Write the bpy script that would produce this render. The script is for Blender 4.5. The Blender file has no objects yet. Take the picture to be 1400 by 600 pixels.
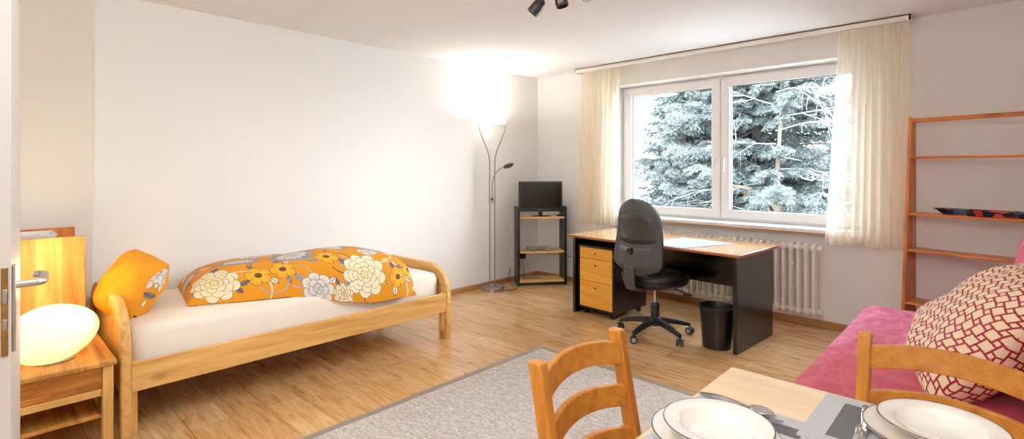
import bpy, math, random
import numpy as np
from mathutils import Vector, Matrix
random.seed(7); RNG = np.random.default_rng(7)
S = bpy.context.scene; COL = S.collection; D = bpy.data
PI = math.pi; R = math.radians

# ------------------------------------------------------------------ camera
CAMH = 1.37; F = 697.0
cam_d = D.cameras.new('camera'); cam = D.objects.new('camera', cam_d); COL.objects.link(cam)
cam.location = (0, 0, CAMH); cam.rotation_euler = (R(90), 0, R(43.65))
cam_d.sensor_width = 36; cam_d.lens = 36*F/1400; cam_d.shift_y = -69/1400; cam_d.clip_start = .03
S.camera = cam

# ------------------------------------------------------------------ materials
def lin(c):
    if isinstance(c, str):
        c = c.lstrip('#'); c = tuple(int(c[i:i+2], 16)/255 for i in (0, 2, 4))
    elif max(c) > 1.001: c = tuple(v/255 for v in c)
    return tuple(v/12.92 if v <= .04045 else ((v+.055)/1.055)**2.4 for v in c)
class NT:
    def __init__(s, name):
        s.m = D.materials.new(name); s.m.use_nodes = True
        s.t = s.m.node_tree; s.t.nodes.clear(); s.out = s.n('ShaderNodeOutputMaterial')
    def n(s, typ, **kw):
        nd = s.t.nodes.new(typ)
        for k, v in kw.items(): setattr(nd, k, v)
        return nd
    def l(s, a, b): s.t.links.new(a, b)
    def put(s, sock, v):
        if hasattr(v, 'links') or isinstance(v, bpy.types.NodeSocket): s.l(v, sock)
        elif isinstance(v, (tuple, list)) and len(v) == 3 and sock.type == 'RGBA': sock.default_value = (*v, 1)
        else: sock.default_value = v
    def coord(s, scale=(1, 1, 1), rot=(0, 0, 0), kind='Object'):
        tc = s.n('ShaderNodeTexCoord'); mp = s.n('ShaderNodeMapping')
        s.l(tc.outputs[kind], mp.inputs[0]); mp.inputs['Scale'].default_value = scale; mp.inputs['Rotation'].default_value = rot
        return mp.outputs[0]
    def noise(s, vec, scale, detail=3, rough=.5, dist=0):
        nd = s.n('ShaderNodeTexNoise'); s.l(vec, nd.inputs['Vector'])
        nd.inputs['Scale'].default_value = scale; nd.inputs['Detail'].default_value = detail
        nd.inputs['Roughness'].default_value = rough; nd.inputs['Distortion'].default_value = dist
        return nd.outputs[0]
    def ramp(s, fac, stops):
        nd = s.n('ShaderNodeValToRGB'); s.l(fac, nd.inputs[0]); e = nd.color_ramp.elements
        while len(e) < len(stops): e.new(.5)
        for q, (p, c) in zip(e, stops): q.position = p; q.color = (*lin(c), 1)
        return nd.outputs[0]
    def mix(s, fac, a, b, mode='MIX'):
        nd = s.n('ShaderNodeMix', data_type='RGBA', blend_type=mode)
        s.put(nd.inputs[0], fac); s.put(nd.inputs[6], a); s.put(nd.inputs[7], b); return nd.outputs[2]
    def bsdf(s, col, rough=.5, metal=0, spec=.5, bump=None, bstr=.2, bdist=.01, **kw):
        b = s.n('ShaderNodeBsdfPrincipled'); s.put(b.inputs['Base Color'], col); s.put(b.inputs['Roughness'], rough)
        b.inputs['Metallic'].default_value = metal; b.inputs['Specular IOR Level'].default_value = spec
        if bump is not None:
            bp = s.n('ShaderNodeBump'); s.l(bump, bp.inputs['Height']); bp.inputs['Strength'].default_value = bstr
            bp.inputs['Distance'].default_value = bdist; s.l(bp.outputs[0], b.inputs['Normal'])
        for k, v in kw.items(): s.put(b.inputs[k.replace('_', ' ')], v)
        s.l(b.outputs[0], s.out.inputs[0]); return b
def plain(name, c, rough=.5, metal=0, spec=.5, var=.06, nscale=30, bstr=.05, **kw):
    t = NT(name); v = t.coord(); nz = t.noise(v, nscale, 4); c = lin(c)
    lo = tuple(x*(1-var) for x in c); hi = tuple(min(1, x*(1+var)) for x in c)
    col = t.mix(nz, lo, hi); t.bsdf(col, rough, metal, spec, nz, bstr, .004, **kw); return t.m
def wood(name, light, mid, dark, axis=0, scale=1.0, rough=.42, knots=0.0, spec=.4, board=0, baxis=1):
    """long grain along axis; optional knots and glued board strips"""
    t = NT(name); sc = [9*scale]*3; sc[axis] = .9*scale
    v = t.coord(tuple(sc))
    warp = t.noise(v, 1.3, 2, .5, .6)
    w = t.n('ShaderNodeTexWave', wave_type='BANDS', bands_direction='XYZ'[(axis+1) % 3] if False else 'DIAGONAL')
    t.l(v, w.inputs[0]); w.inputs['Scale'].default_value = .9; w.inputs['Distortion'].default_value = 5; w.inputs['Detail'].default_value = 2; w.inputs['Detail Scale'].default_value = .6
    f1 = t.noise(v, 2.2, 4, .6, .8)
    fine = [90*scale]*3; fine[axis] = 3*scale
    f2 = t.noise(t.coord(tuple(fine)), 1.0, 2)
    a = t.n('ShaderNodeMath', operation='MULTIPLY_ADD'); t.l(w.outputs['Fac'], a.inputs[0]); a.inputs[1].default_value = .13; t.l(f1, a.inputs[2])
    b = t.n('ShaderNodeMath', operation='MULTIPLY_ADD'); t.l(f2, b.inputs[0]); b.inputs[1].default_value = .25; t.l(a.outputs[0], b.inputs[2])
    col = t.ramp(b.outputs[0], [(.38, light), (.66, mid), (.98, dark)])
    if board:
        br = t.n('ShaderNodeTexBrick'); m3 = t.n('ShaderNodeTexCoord'); cx = t.n('ShaderNodeSeparateXYZ'); t.l(m3.outputs['Object'], cx.inputs[0])
        cc = t.n('ShaderNodeCombineXYZ'); t.l(cx.outputs[axis], cc.inputs[0]); t.l(cx.outputs[baxis], cc.inputs[1]); t.l(cc.outputs[0], br.inputs['Vector'])
        br.inputs['Scale'].default_value = 1; br.inputs['Brick Width'].default_value = board*5; br.inputs['Row Height'].default_value = board
        br.inputs['Mortar Size'].default_value = .0006; br.inputs['Color1'].default_value = (.72, .66, .58, 1); br.inputs['Color2'].default_value = (1.1, 1.1, 1.08, 1)
        br.inputs['Mortar'].default_value = (.6, .5, .4, 1); br.offset = .37
        col = t.mix(1.0, col, br.outputs[0], 'MULTIPLY')
    if knots:
        ks = [5/knots]*3; ks[axis] = 2.6/knots
        vo = t.n('ShaderNodeTexVoronoi'); t.l(t.coord(tuple(ks)), vo.inputs['Vector']); vo.inputs['Scale'].default_value = 1
        kr = t.n('ShaderNodeMapRange'); t.l(vo.outputs['Distance'], kr.inputs[0]); kr.inputs[1].default_value = .08; kr.inputs[2].default_value = .20; kr.inputs[3].default_value = 1; kr.inputs[4].default_value = 0
        col = t.mix(kr.outputs[0], col, tuple(x*.35 for x in lin(dark)))
    t.bsdf(col, rough, 0, spec, b.outputs[0], .06, .002); return t.m
def attr_mat(name, rough=.8, sheen=0, bscale=60, bstr=.15, spec=.2, **kw):
    t = NT(name); a = t.n('ShaderNodeAttribute', attribute_name='paint')
    nz = t.noise(t.coord(), bscale, 3); t.bsdf(a.outputs['Color'], rough, 0, spec, nz, bstr, .004, **kw); return t.m

M = {}
def wallmat(name, c):
    t = NT(name); v = t.coord(); n1 = t.noise(v, 260, 2); n2 = t.noise(v, 1.2, 3); c = lin(c)
    t.bsdf(t.mix(n2, tuple(x*.975 for x in c), c), .85, 0, .2, n1, .12, .002); return t.m
M['wall'] = wallmat('wall_paint', '#e6e5e3'); M['ceil'] = wallmat('ceiling_paint', '#e9e9ea')
M['white'] = plain('white_lacquer', '#eff0f0', .3, var=.02)
M['pvc'] = plain('white_window_plastic', '#f3f4f5', .28, var=.015)
M['dgrey'] = plain('dark_gasket', '#3a3d40', .6)
M['valance'] = plain('valance_white', '#efece6', .5, var=.02)
M['door'] = plain('door_paint', '#c4c0bb', .45, var=.02)
M['brass'] = plain('aged_brass_plate', '#8a6a38', .4, .8, var=.3, nscale=60)
M['alu'] = plain('brushed_nickel', '#b9b4ac', .32, .9, var=.05)
M['steel'] = plain('brushed_steel', '#a8a49d', .3, 1, var=.06)
M['chrome'] = plain('polished_steel', '#d6d6d8', .12, 1, var=.03)
M['darksteel'] = plain('dark_steel', '#777470', .22, 1, var=.05)
M['black'] = plain('black_plastic', '#17181a', .35, var=.1)
M['blackfilm'] = plain('black_laminate', '#08090b', .2, var=.1, bstr=.01)
M['blackwood'] = plain('black_stain', '#1a1a1b', .38, var=.15)
M['screen'] = plain('screen_glass', '#16130f', .12, var=.1, bstr=0)
M['grey_plastic'] = plain('grey_plastic', '#3c3e41', .45, var=.08)
M['darkgrey'] = plain('dark_grey_plastic', '#242528', .35, var=.08)
M['castor'] = plain('castor_grey', '#9c9c9c', .5)
M['leather'] = plain('black_leatherette', '#131416', .3, var=.15, nscale=120, bstr=.12)
M['bin'] = plain('bin_plastic', '#0d0e10', .3, var=.12)
M['rad'] = plain('radiator_enamel', '#f3efe6', .35, var=.03)
M['silver'] = plain('silver_plastic', '#8f8c8a', .35, .3)
M['paper'] = plain('paper_white', '#e9e8e6', .7, var=.03)
M['leaflet'] =\
    (lambda t: (t.bsdf(t.ramp(t.noise(t.coord((60, 9, 1)), 1, 2), [(.58, '#eceae8'), (.66, '#9a928c')]), .6), t.m)[1])(NT('printed_leaflet'))
M['print'] = plain('printed_grey', '#8c8682', .7)
M['pad'] = plain('desk_pad', '#a3b2cc', .22, var=.02)
M['china'] = plain('china_white', '#efebe2', .12, var=.015, bstr=0, Coat_Weight=.6)
M['rim'] = plain('plate_line', '#4a4643', .3)
M['mattress'] = plain('mattress_sheet', '#efe7da', .85, var=.03, nscale=8, bstr=.25)
M['plaster_dark'] = plain('spot_dark', '#2b2322', .35, var=.1)
M['spotaccent'] = plain('spot_accent', '#b98c98', .3)
PL, PM, PD = '#e6bd78', '#d9a95f', '#bf8842'
M['pine_x'] = wood('pine_x', PL, PM, PD, 0, 1, knots=1.0); M['pine_y'] = wood('pine_y', PL, PM, PD, 1, 1, knots=1.0); M['pine_z'] = wood('pine_z', PL, PM, PD, 2, 1, knots=.9)
M['pine_by'] = wood('pine_board_y', '#e9bc6d', '#d99d4a', '#b06c28', 0, 1.1, board=.075, baxis=1)
M['pine_bz'] = wood('pine_board_z', '#edc478', '#e0aa58', '#bf8038', 2, 1.0, knots=1.1, board=.11, baxis=1)
M['pine_drawer'] = wood('pine_drawer', '#e0a854', '#c27a30', '#9a5320', 1, 1.2, board=.045, baxis=2)
M['shelf_x'] = wood('oiled_pine_x', '#d98c48', '#c87434', '#a65a24', 0, 1, rough=.35, knots=1.3); M['shelf_z'] = wood('oiled_pine_z', '#d98c48', '#c87434', '#a65a24', 2, 1, rough=.35, knots=1.1)
CL, CM, CD = '#cf8c3a', '#bf7a2a', '#a0601e'
M['chair_z'] = wood('beech_z', CL, CM, CD, 2, 1.2, rough=.32); M['chair_y'] = wood('beech_y', CL, CM, CD, 1, 1.2, rough=.32)
M['table_x'] = wood('birch_top', '#e6cda8', '#dec29a', '#d2b288', 0, .9, rough=.4); M['table_z'] = wood('birch_leg', '#e9d2ab', '#e2c79b', '#d6b786', 2, 1)
M['desk_x'] = wood('desk_beech', '#d9a768', '#cf9a58', '#c08a48', 0, 1, rough=.16, spec=.6)
M['desk_x'].node_tree.nodes['Principled BSDF'].inputs['Coat Weight'].default_value = 1.0
M['desk_x'].node_tree.nodes['Principled BSDF'].inputs['Coat Roughness'].default_value = .12
M['edge'] = plain('desk_edge', '#a3562a', .4)
M['drawer'] = wood('drawer_beech', '#e6a848', '#dc9c3c', '#cd8a30', 0, 1.0, rough=.35)
M['tvshelf'] = wood('shelf_beech', '#deb277', '#d3a263', '#c28f4e', 0, 1, rough=.4)
M['skirt'] = wood('skirting_oak', '#b9895a', '#a87748', '#92633a', 0, 1); M['skirt_y'] = wood('skirting_oak_y', '#b9895a', '#a87748', '#92633a', 1, 1)

def m_floor():
    t = NT('laminate_oak'); v = t.coord()
    br = t.n('ShaderNodeTexBrick'); t.l(v, br.inputs['Vector']); br.offset = .37; br.inputs['Scale'].default_value = 1
    br.inputs['Brick Width'].default_value = 1.29; br.inputs['Row Height'].default_value = .192; br.inputs['Mortar Size'].default_value = .0011; br.inputs['Mortar Smooth'].default_value = .2
    br.inputs['Color1'].default_value = (*lin('#dfc398'), 1); br.inputs['Color2'].default_value = (*lin('#cfad80'), 1); br.inputs['Mortar'].default_value = (*lin('#835c38'), 1)
    g = t.noise(t.coord((2.0, 16, 1)), 1.6, 5, .62, 1.2)
    col = t.mix(1, br.outputs[0], t.ramp(g, [(.3, '#ffffff'), (.52, '#f4e9dc'), (.7, '#dcc0a0')]), 'MULTIPLY')
    g2 = t.noise(t.coord((.9, 4.5, 1)), 2.4, 3, .6, 2.0)
    col = t.mix(1, col, t.ramp(g2, [(.3, '#ffffff'), (.6, '#f2e2d0'), (.74, '#d2ae88')]), 'MULTIPLY')
    t.bsdf(col, t.ramp(g, [(.3, (.33, .33, .33)), (.8, (.42, .42, .42))]), 0, .5, br.outputs['Fac'], -.15, .001, Coat_Weight=.5, Coat_Roughness=.2); return t.m
M['floor'] = m_floor()
def m_rug():
    t = NT('woven_rug'); v = t.coord((60, 190, 60)); a = t.noise(v, 1.0, 3, .7); b = t.noise(t.coord((22, 60, 20)), 1, 2)
    c = t.n('ShaderNodeMath', operation='MULTIPLY_ADD'); t.l(b, c.inputs[0]); c.inputs[1].default_value = .45; t.l(a, c.inputs[2])
    col = t.ramp(c.outputs[0], [(.45, '#8f867e'), (.7, '#b9b0a8'), (.95, '#dcd6cf')])
    t.bsdf(col, .95, 0, .1, a, .6, .006); return t.m
M['rug'] = m_rug()
M['rugedge'] = plain('rug_binding', '#8d8277', .9, var=.15, nscale=200)
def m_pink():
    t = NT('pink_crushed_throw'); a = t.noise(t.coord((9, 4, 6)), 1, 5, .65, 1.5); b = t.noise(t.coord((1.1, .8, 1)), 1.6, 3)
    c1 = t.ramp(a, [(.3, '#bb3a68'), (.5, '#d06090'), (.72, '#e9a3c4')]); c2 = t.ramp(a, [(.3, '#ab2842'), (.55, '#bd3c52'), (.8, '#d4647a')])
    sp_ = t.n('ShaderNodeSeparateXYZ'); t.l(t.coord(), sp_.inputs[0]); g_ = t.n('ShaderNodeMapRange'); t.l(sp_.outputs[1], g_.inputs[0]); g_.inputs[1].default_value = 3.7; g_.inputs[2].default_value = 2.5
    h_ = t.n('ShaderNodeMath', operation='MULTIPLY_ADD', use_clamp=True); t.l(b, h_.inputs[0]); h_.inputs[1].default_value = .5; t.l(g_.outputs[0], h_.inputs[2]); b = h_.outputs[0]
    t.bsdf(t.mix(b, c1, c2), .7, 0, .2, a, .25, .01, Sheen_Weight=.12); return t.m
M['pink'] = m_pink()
def m_curtain():
    t = NT('sheer_cream_voile'); nz = t.noise(t.coord((900, 900, 900)), 1, 1)
    w = t.noise(t.coord((6, 6, .3)), 1, 0)
    d = t.n('ShaderNodeBsdfDiffuse'); t.l(t.ramp(w, [(.3, '#fbeed6'), (.7, '#fdf5e4')]), d.inputs[0]); tr = t.n('ShaderNodeBsdfTranslucent'); t.l(t.ramp(w, [(.3, '#fdf6e6'), (.7, '#fffaf0')]), tr.inputs[0])
    m1 = t.n('ShaderNodeMixShader'); m1.inputs[0].default_value = .5; t.l(d.outputs[0], m1.inputs[1]); t.l(tr.outputs[0], m1.inputs[2])
    tp = t.n('ShaderNodeBsdfTransparent'); m2 = t.n('ShaderNodeMixShader'); m2.inputs[0].default_value = .62
    t.l(tp.outputs[0], m2.inputs[1]); t.l(m1.outputs[0], m2.inputs[2]); t.l(m2.outputs[0], t.out.inputs[0]); return t.m
M['curtain'] = m_curtain()
def m_glass():
    t = NT('window_glass'); tp = t.n('ShaderNodeBsdfTransparent'); tp.inputs[0].default_value = (.97, .985, .98, 1)
    g = t.n('ShaderNodeBsdfGlossy'); g.inputs['Roughness'].default_value = .02; fr = t.n('ShaderNodeFresnel'); fr.inputs[0].default_value = 1.22
    nz = t.noise(t.coord(), .8, 1); ml = t.n('ShaderNodeMath', operation='MULTIPLY'); t.l(fr.outputs[0], ml.inputs[0]); t.l(t.ramp(nz, [(.2, (.8, .8, .8)), (.8, (1, 1, 1))]), ml.inputs[1])
    m = t.n('ShaderNodeMixShader'); t.l(ml.outputs[0], m.inputs[0]); t.l(tp.outputs[0], m.inputs[1]); t.l(g.outputs[0], m.inputs[2]); t.l(m.outputs[0], t.out.inputs[0]); return t.m
M['glass'] = m_glass()
def m_glow(name, bottom, top, strength, z0, z1):
    t = NT(name); sp = t.n('ShaderNodeSeparateXYZ'); t.l(t.coord(), sp.inputs[0])
    mr = t.n('ShaderNodeMapRange'); t.l(sp.outputs[2], mr.inputs[0]); mr.inputs[1].default_value = z0; mr.inputs[2].default_value = z1
    col = t.ramp(mr.outputs[0], [(0, bottom), (.5, top)])
    t.bsdf((.9, .88, .8), .25, Emission_Color=col, Emission_Strength=strength); return t.m
M['egg'] = m_glow('lit_opal_glass', '#ffd486', '#ffedbc', 1.25, .42, .66)
M['bulb'] = m_glow('lit_lamp', '#fff4dc', '#fffaf0', 4, 0, 1)
M['mat_grey'] = None
def m_placemat():
    t = NT('placemat_weave'); w = t.n('ShaderNodeTexWave', wave_type='BANDS', bands_direction='X'); t.l(t.coord(), w.inputs[0]); w.inputs['Scale'].default_value = 55; w.inputs['Distortion'].default_value = .4
    nz = t.noise(t.coord((500, 500, 500)), 1, 2); col = t.mix(nz, t.ramp(w.outputs['Fac'], [(.2, '#a3a5a8'), (.8, '#c6c8ca')]), lin('#aeb0b3')); t.bsdf(col, .7, 0, .3, w.outputs['Fac'], .2, .001); return t.m
M['placemat'] = m_placemat(); M['placedark'] = plain('placemat_dark_band', '#5e5f62', .7, var=.2, nscale=400)
def m_tray():
    t = NT('painted_floral_tray'); v = t.n('ShaderNodeTexVoronoi'); t.l(t.coord((14, 14, 14)), v.inputs['Vector']); v.inputs['Scale'].default_value = 1.2
    sp = t.n('ShaderNodeSeparateColor'); t.l(v.outputs['Color'], sp.inputs[0])
    r = t.n('ShaderNodeValToRGB'); t.l(sp.outputs[0], r.inputs[0]); r.color_ramp.interpolation = 'CONSTANT'; e = r.color_ramp.elements
    for p, c in ((0, '#1c2a2e'), (.3, '#c43040'), (.5, '#23303a'), (.62, '#6f7a4e'), (.76, '#3d5a78'), (.88, '#d2624f')):
        q = e[0] if p == 0 else e.new(p); q.position = p; q.color = (*lin(c), 1)
    t.bsdf(r.outputs[0], .25); return t.m
M['tray'] = m_tray()
M['orange'] = attr_mat('floral_orange_cotton', .75, bscale=12, bstr=.35)
M['patch'] = attr_mat('red_cream_check_cotton', .8, bscale=18, bstr=.4)
M['needles'] = attr_mat('frosted_needles', .7, bscale=10, bstr=0)
M['bark'] = wood('spruce_bark', '#2f2a27', '#25211e', '#1a1715', 2, 1.5, rough=.9); M['barklight'] = wood('light_bark', '#574e44', '#4b4238', '#3b332b', 2, 1.5, rough=.9)
M['twig'] = plain('frosted_bare_twig', '#5d6263', .8, var=.2)
M['render'] = wallmat('house_render', '#f1f2f2'); M['snow'] = plain('frosted_ground', '#cfd6d6', .9, var=.15, nscale=2)

# ------------------------------------------------------------------ mesh building
class MB:
    def __init__(s): s.v = []; s.f = []
    def add(s, vs, fs, mat=None):
        o = len(s.v)
        s.v += [tuple(mat @ Vector(p)) if mat is not None else tuple(p) for p in vs]; s.f += [tuple(i+o for i in f) for f in fs]; return s
    def box(s, x0, x1, y0, y1, z0, z1, mat=None):
        return s.add([(x0, y0, z0), (x1, y0, z0), (x1, y1, z0), (x0, y1, z0), (x0, y0, z1), (x1, y0, z1), (x1, y1, z1), (x0, y1, z1)],
                     [(0, 3, 2, 1), (4, 5, 6, 7), (0, 1, 5, 4), (1, 2, 6, 5), (2, 3, 7, 6), (3, 0, 4, 7)], mat)
    def tube(s, pts, rad, n=10, mat=None, cap=True):
        pts = [Vector(p) for p in pts]; k = len(pts)
        rad = [rad]*k if not hasattr(rad, '__len__') else rad
        vs = []; fs = []; up = None
        for i, p in enumerate(pts):
            d = (pts[min(i+1, k-1)]-pts[max(i-1, 0)]).normalized()
            if up is None: up = Vector((0, 0, 1)) if abs(d.z) < .9 else Vector((1, 0, 0))
            a = d.cross(up).normalized(); b = a.cross(d).normalized(); up = b
            for j in range(n):
                t = 2*PI*j/n; vs.append(p+a*math.cos(t)*rad[i]+b*math.sin(t)*rad[i])
        for i in range(k-1):
            for j in range(n): fs.append((i*n+j, i*n+(j+1) % n, (i+1)*n+(j+1) % n, (i+1)*n+j))
        if cap: fs += [tuple(range(n-1, -1, -1)), tuple(range((k-1)*n, k*n))]
        return s.add(vs, fs, mat)
    def lathe(s, prof, n=32, c=(0, 0, 0), mat=None, caps=True):
        vs = []; fs = []
        for r, z in prof:
            for j in range(n): t = 2*PI*j/n; vs.append((c[0]+r*math.cos(t), c[1]+r*math.sin(t), c[2]+z))
        k = len(prof)
        for i in range(k-1):
            for j in range(n): fs.append((i*n+j, i*n+(j+1) % n, (i+1)*n+(j+1) % n, (i+1)*n+j))
        if caps: fs += [tuple(range(n-1, -1, -1)), tuple(range((k-1)*n, k*n))]
        return s.add(vs, fs, mat)
    def cyl(s, p0, p1, r, n=16, mat=None): return s.tube([p0, p1], r, n, mat)
    def prism(s, poly, axis, a0, a1, mat=None):
        n = len(poly)
        def P(q, a):
            q = list(q); q.insert(axis, a); return tuple(q)
        vs = [P(q, a0) for q in poly]+[P(q, a1) for q in poly]
        fs = [tuple(range(n-1, -1, -1)), tuple(range(n, 2*n))]+[(i, (i+1) % n, n+(i+1) % n, n+i) for i in range(n)]
        return s.add(vs, fs, mat)
    def strip(s, secs, mat=None):
        """secs: list of closed cross sections (same count) -> capped sweep"""
        k = len(secs); n = len(secs[0]); vs = [p for q in secs for p in q]; fs = []
        for i in range(k-1):
            for j in range(n): fs.append((i*n+j, i*n+(j+1) % n, (i+1)*n+(j+1) % n, (i+1)*n+j))
        fs += [tuple(range(n-1, -1, -1)), tuple(range((k-1)*n, k*n))]
        return s.add(vs, fs, mat)
    def grid(s, P, mat=None):
        a = len(P); b = len(P[0]); vs = [p for r in P for p in r]
        return s.add(vs, [(i*b+j, (i+1)*b+j, (i+1)*b+j+1, i*b+j+1) for i in range(a-1) for j in range(b-1)], mat)
    def build(s, name, mat, parent=None, bevel=0, smooth=35, seg=2, fix=True):
        me = D.meshes.new(name); me.from_pydata(s.v, [], s.f)
        if fix:
            import bmesh
            bm = bmesh.new(); bm.from_mesh(me); bmesh.ops.recalc_face_normals(bm, faces=bm.faces); bm.to_mesh(me); bm.free()
        me.materials.append(mat if not isinstance(mat, str) else M[mat])
        if smooth:
            me.shade_smooth()
            try: me.set_sharp_from_angle(angle=R(smooth))
            except Exception: pass
        o = D.objects.new(name, me); COL.objects.link(o)
        if parent is not None: o.parent = parent
        if bevel:
            m = o.modifiers.new('bevel', 'BEVEL'); m.width = bevel; m.segments = seg; m.limit_method = 'ANGLE'; m.angle_limit = R(40)
        return o
def tag(o, label=None, cat=None, group=None, kind=None):
    for k, v in (('label', label), ('category', cat), ('group', group), ('kind', kind)):
        if v: o[k] = v
    return o
def thing(name, label, cat, loc=(0, 0, 0), rotz=0, group=None):
    o = D.objects.new(name, None); COL.objects.link(o); o.location = loc; o.rotation_euler = (0, 0, rotz); o.empty_display_size = .1
    return tag(o, label, cat, group)
def struct(name, mb, mat, parent=None, **kw):
    o = mb.build(name, mat, parent, **kw)
    if parent is None: o['kind'] = 'structure'
    return o
def copy_tree(o, parent=None):
    c = o.copy(); COL.objects.link(c); c.parent = parent
    for ch in [x for x in D.objects if x.parent == o]: copy_tree(ch, c)
    return c
def fast_mesh(name, V, Fq, mat, parent=None, paint=None, smooth=True):
    """numpy verts (n,3), faces (m,k)"""
    me = D.meshes.new(name); n = len(V); m, k = Fq.shape
    me.vertices.add(n); me.vertices.foreach_set('co', np.ascontiguousarray(V, dtype=np.float32).ravel())
    me.loops.add(m*k); me.loops.foreach_set('vertex_index', np.ascontiguousarray(Fq, dtype=np.int32).ravel())
    me.polygons.add(m); me.polygons.foreach_set('loop_start', np.arange(0, m*k, k, dtype=np.int32))
    me.update(calc_edges=True); me.validate()
    if smooth: me.shade_smooth()
    if paint is not None:
        a = me.color_attributes.new('paint', 'FLOAT_COLOR', 'POINT'); c = np.ones((n, 4), np.float32); c[:, :3] = paint; a.data.foreach_set('color', c.ravel())
    me.materials.append(M[mat]); o = D.objects.new(name, me); COL.objects.link(o)
    if parent is not None: o.parent = parent
    return o
def gridfaces(a, b, off=0, flip=False):
    i, j = np.meshgrid(np.arange(a-1), np.arange(b-1), indexing='ij'); q = (i*b+j).ravel()+off
    f = np.stack([q, q+b, q+b+1, q+1], 1); return f[:, ::-1] if flip else f
def rect_sweep(pts, wv, hv, w, h):
    """rectangular section (full size w along wv, h along hv) swept along pts"""
    secs = []
    for p, a, b in zip(pts, wv, hv):
        p = Vector(p); a = Vector(a)*w/2; b = Vector(b)*h/2
        secs.append([p-a-b, p+a-b, p+a+b, p-a+b])
    return secs

# ------------------------------------------------------------------ room shell
XL, YW, ZC = -4.31, 5.00, 2.54; XR, YB = 0.66, -1.3
NX0, NX1, NZ0, NZ1 = -3.175, -.79, .81, 2.31; YN = 5.06; YG = 5.20
struct('floor', MB().box(XL-.2, XR+.2, YB-.2, 5.45, -.12, 0), 'floor')
struct('ceiling', MB().box(XL-.2, XR+.2, YB-.2, 5.45, ZC, ZC+.15), 'ceil')
struct('wall_left', MB().box(XL-.15, XL, YB, 5.4, 0, ZC), 'wall')
M['wall_lit_tint'] = wallmat('pier_light_tint', '#d9d4cc')  # wall paint with the beige of the hall light put into its colour
struct('wall_left_pier', MB().box(XL, XL+.05, YB, .515, 0, ZC), 'wall_lit_tint')
struct('wall_right', MB().box(XR, XR+.15, YB, 5.4, 0, ZC), 'wall')
struct('wall_back', MB().box(XL, XR, YB-.15, YB, 0, ZC), 'wall')
w = MB(); w.box(XL, NX0, YW, 5.4, 0, ZC); w.box(NX1, XR, YW, 5.4, 0, ZC); w.box(NX0, NX1, YW, 5.4, NZ1, ZC); w.box(NX0, NX1, YN, 5.4, 0, NZ0)
struct('wall_window', w, 'wall')
b = MB(); b.box(XL, XL+.014, .52, YW, 0, .058); struct('baseboard_left', b, 'skirt_y', bevel=.003)
b = MB(); b.box(XL+.014, NX0, YW-.014, YW, 0, .058); b.box(NX0, NX1, YN-.014, YN, 0, .058); b.box(NX1, XR, YW-.014, YW, 0, .058); struct('baseboard_window', b, 'skirt', bevel=.003)
# sill
s = MB().box(NX0-.0, NX1+.0, 4.955, YG+.04, .812, .852); o = struct('trim_1', s, 'white', bevel=.004)
s = MB().box(NX0, NX1, 4.949, 4.956, .808, .822); struct('trim_1_edge', s, 'skirt', o)
# curtain box under the ceiling
v = MB(); v.box(-3.60, -.475, 4.842, 4.858, 2.492, ZC); v.box(-3.60, -3.585, 4.842, YW, 2.492, ZC); v.box(-.49, -.475, 4.842, YW, 2.492, ZC); v.box(-3.6, -.475, 4.842, YW, ZC-.012, ZC)
struct('trim_2', v, 'valance', bevel=.002)
# window
win = D.objects.new('window_1', None); COL.objects.link(win); win['kind'] = 'structure'
def frame_bars(x0, x1, z0, z1, t, y0, y1):
    m = MB(); m.box(x0, x0+t, y0, y1, z0, z1); m.box(x1-t, x1, y0, y1, z0, z1); m.box(x0+t, x1-t, y0, y1, z0, z0+t); m.box(x0+t, x1-t, y0, y1, z1-t, z1); return m
def mitred(x0, x1, z0, z1, t, y0, y1):
    m = MB()
    I = [(x0+t, z0+t), (x1-t, z0+t), (x1-t, z1-t), (x0+t, z1-t)]; O = [(x0, z0), (x1, z0), (x1, z1), (x0, z1)]
    for i in range(4):
        j = (i+1) % 4; m.prism([O[i], O[j], I[j], I[i]], 1, y0, y1)
    return m
frame_bars(NX0, NX1, .852, NZ1, .045, YG+.02, YG+.09).build('window_frame', 'pvc', win, bevel=.003)
XM = -2.035
MB().box(XM-.03, XM+.03, YG+.02, YG+.09, .89, 2.27).build('window_mullion', 'pvc', win, bevel=.003)
for x0, x1, hx, sgn in ((NX0+.035, XM-.004, XM-.045, -1), (XM+.004, NX1-.035, XM+.045, 1)):
    sa = mitred(x0, x1, .875, NZ1-.022, .088, YG-.012, YG+.06).build('window_sash', 'pvc', win, bevel=.006)
    g0, g1, q0, q1 = x0+.088, x1-.088, .963, NZ1-.11
    frame_bars(g0-.004, g1+.004, q0-.004, q1+.004, .010, YG+.012, YG+.03).build('window_gasket', 'dgrey', sa)
    MB().box(g0, g1, YG+.02, YG+.026, q0, q1).build('window_pane', 'glass', sa, smooth=0)
    h = MB().box(hx-.014, hx+.014, YG-.022, YG-.012, 1.415, 1.50); h.cyl((hx, YG-.02, 1.47), (hx, YG-.05, 1.47), .010, 12)
    h.strip(rect_sweep([(hx, YG-.052, 1.485), (hx, YG-.054, 1.44), (hx, YG-.055, 1.385), (hx, YG-.055, 1.34)], [(1, 0, 0)]*4, [(0, 1, 0)]*4, .02, .016))
    h.build('window_handle', 'white', sa, bevel=.003)
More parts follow.
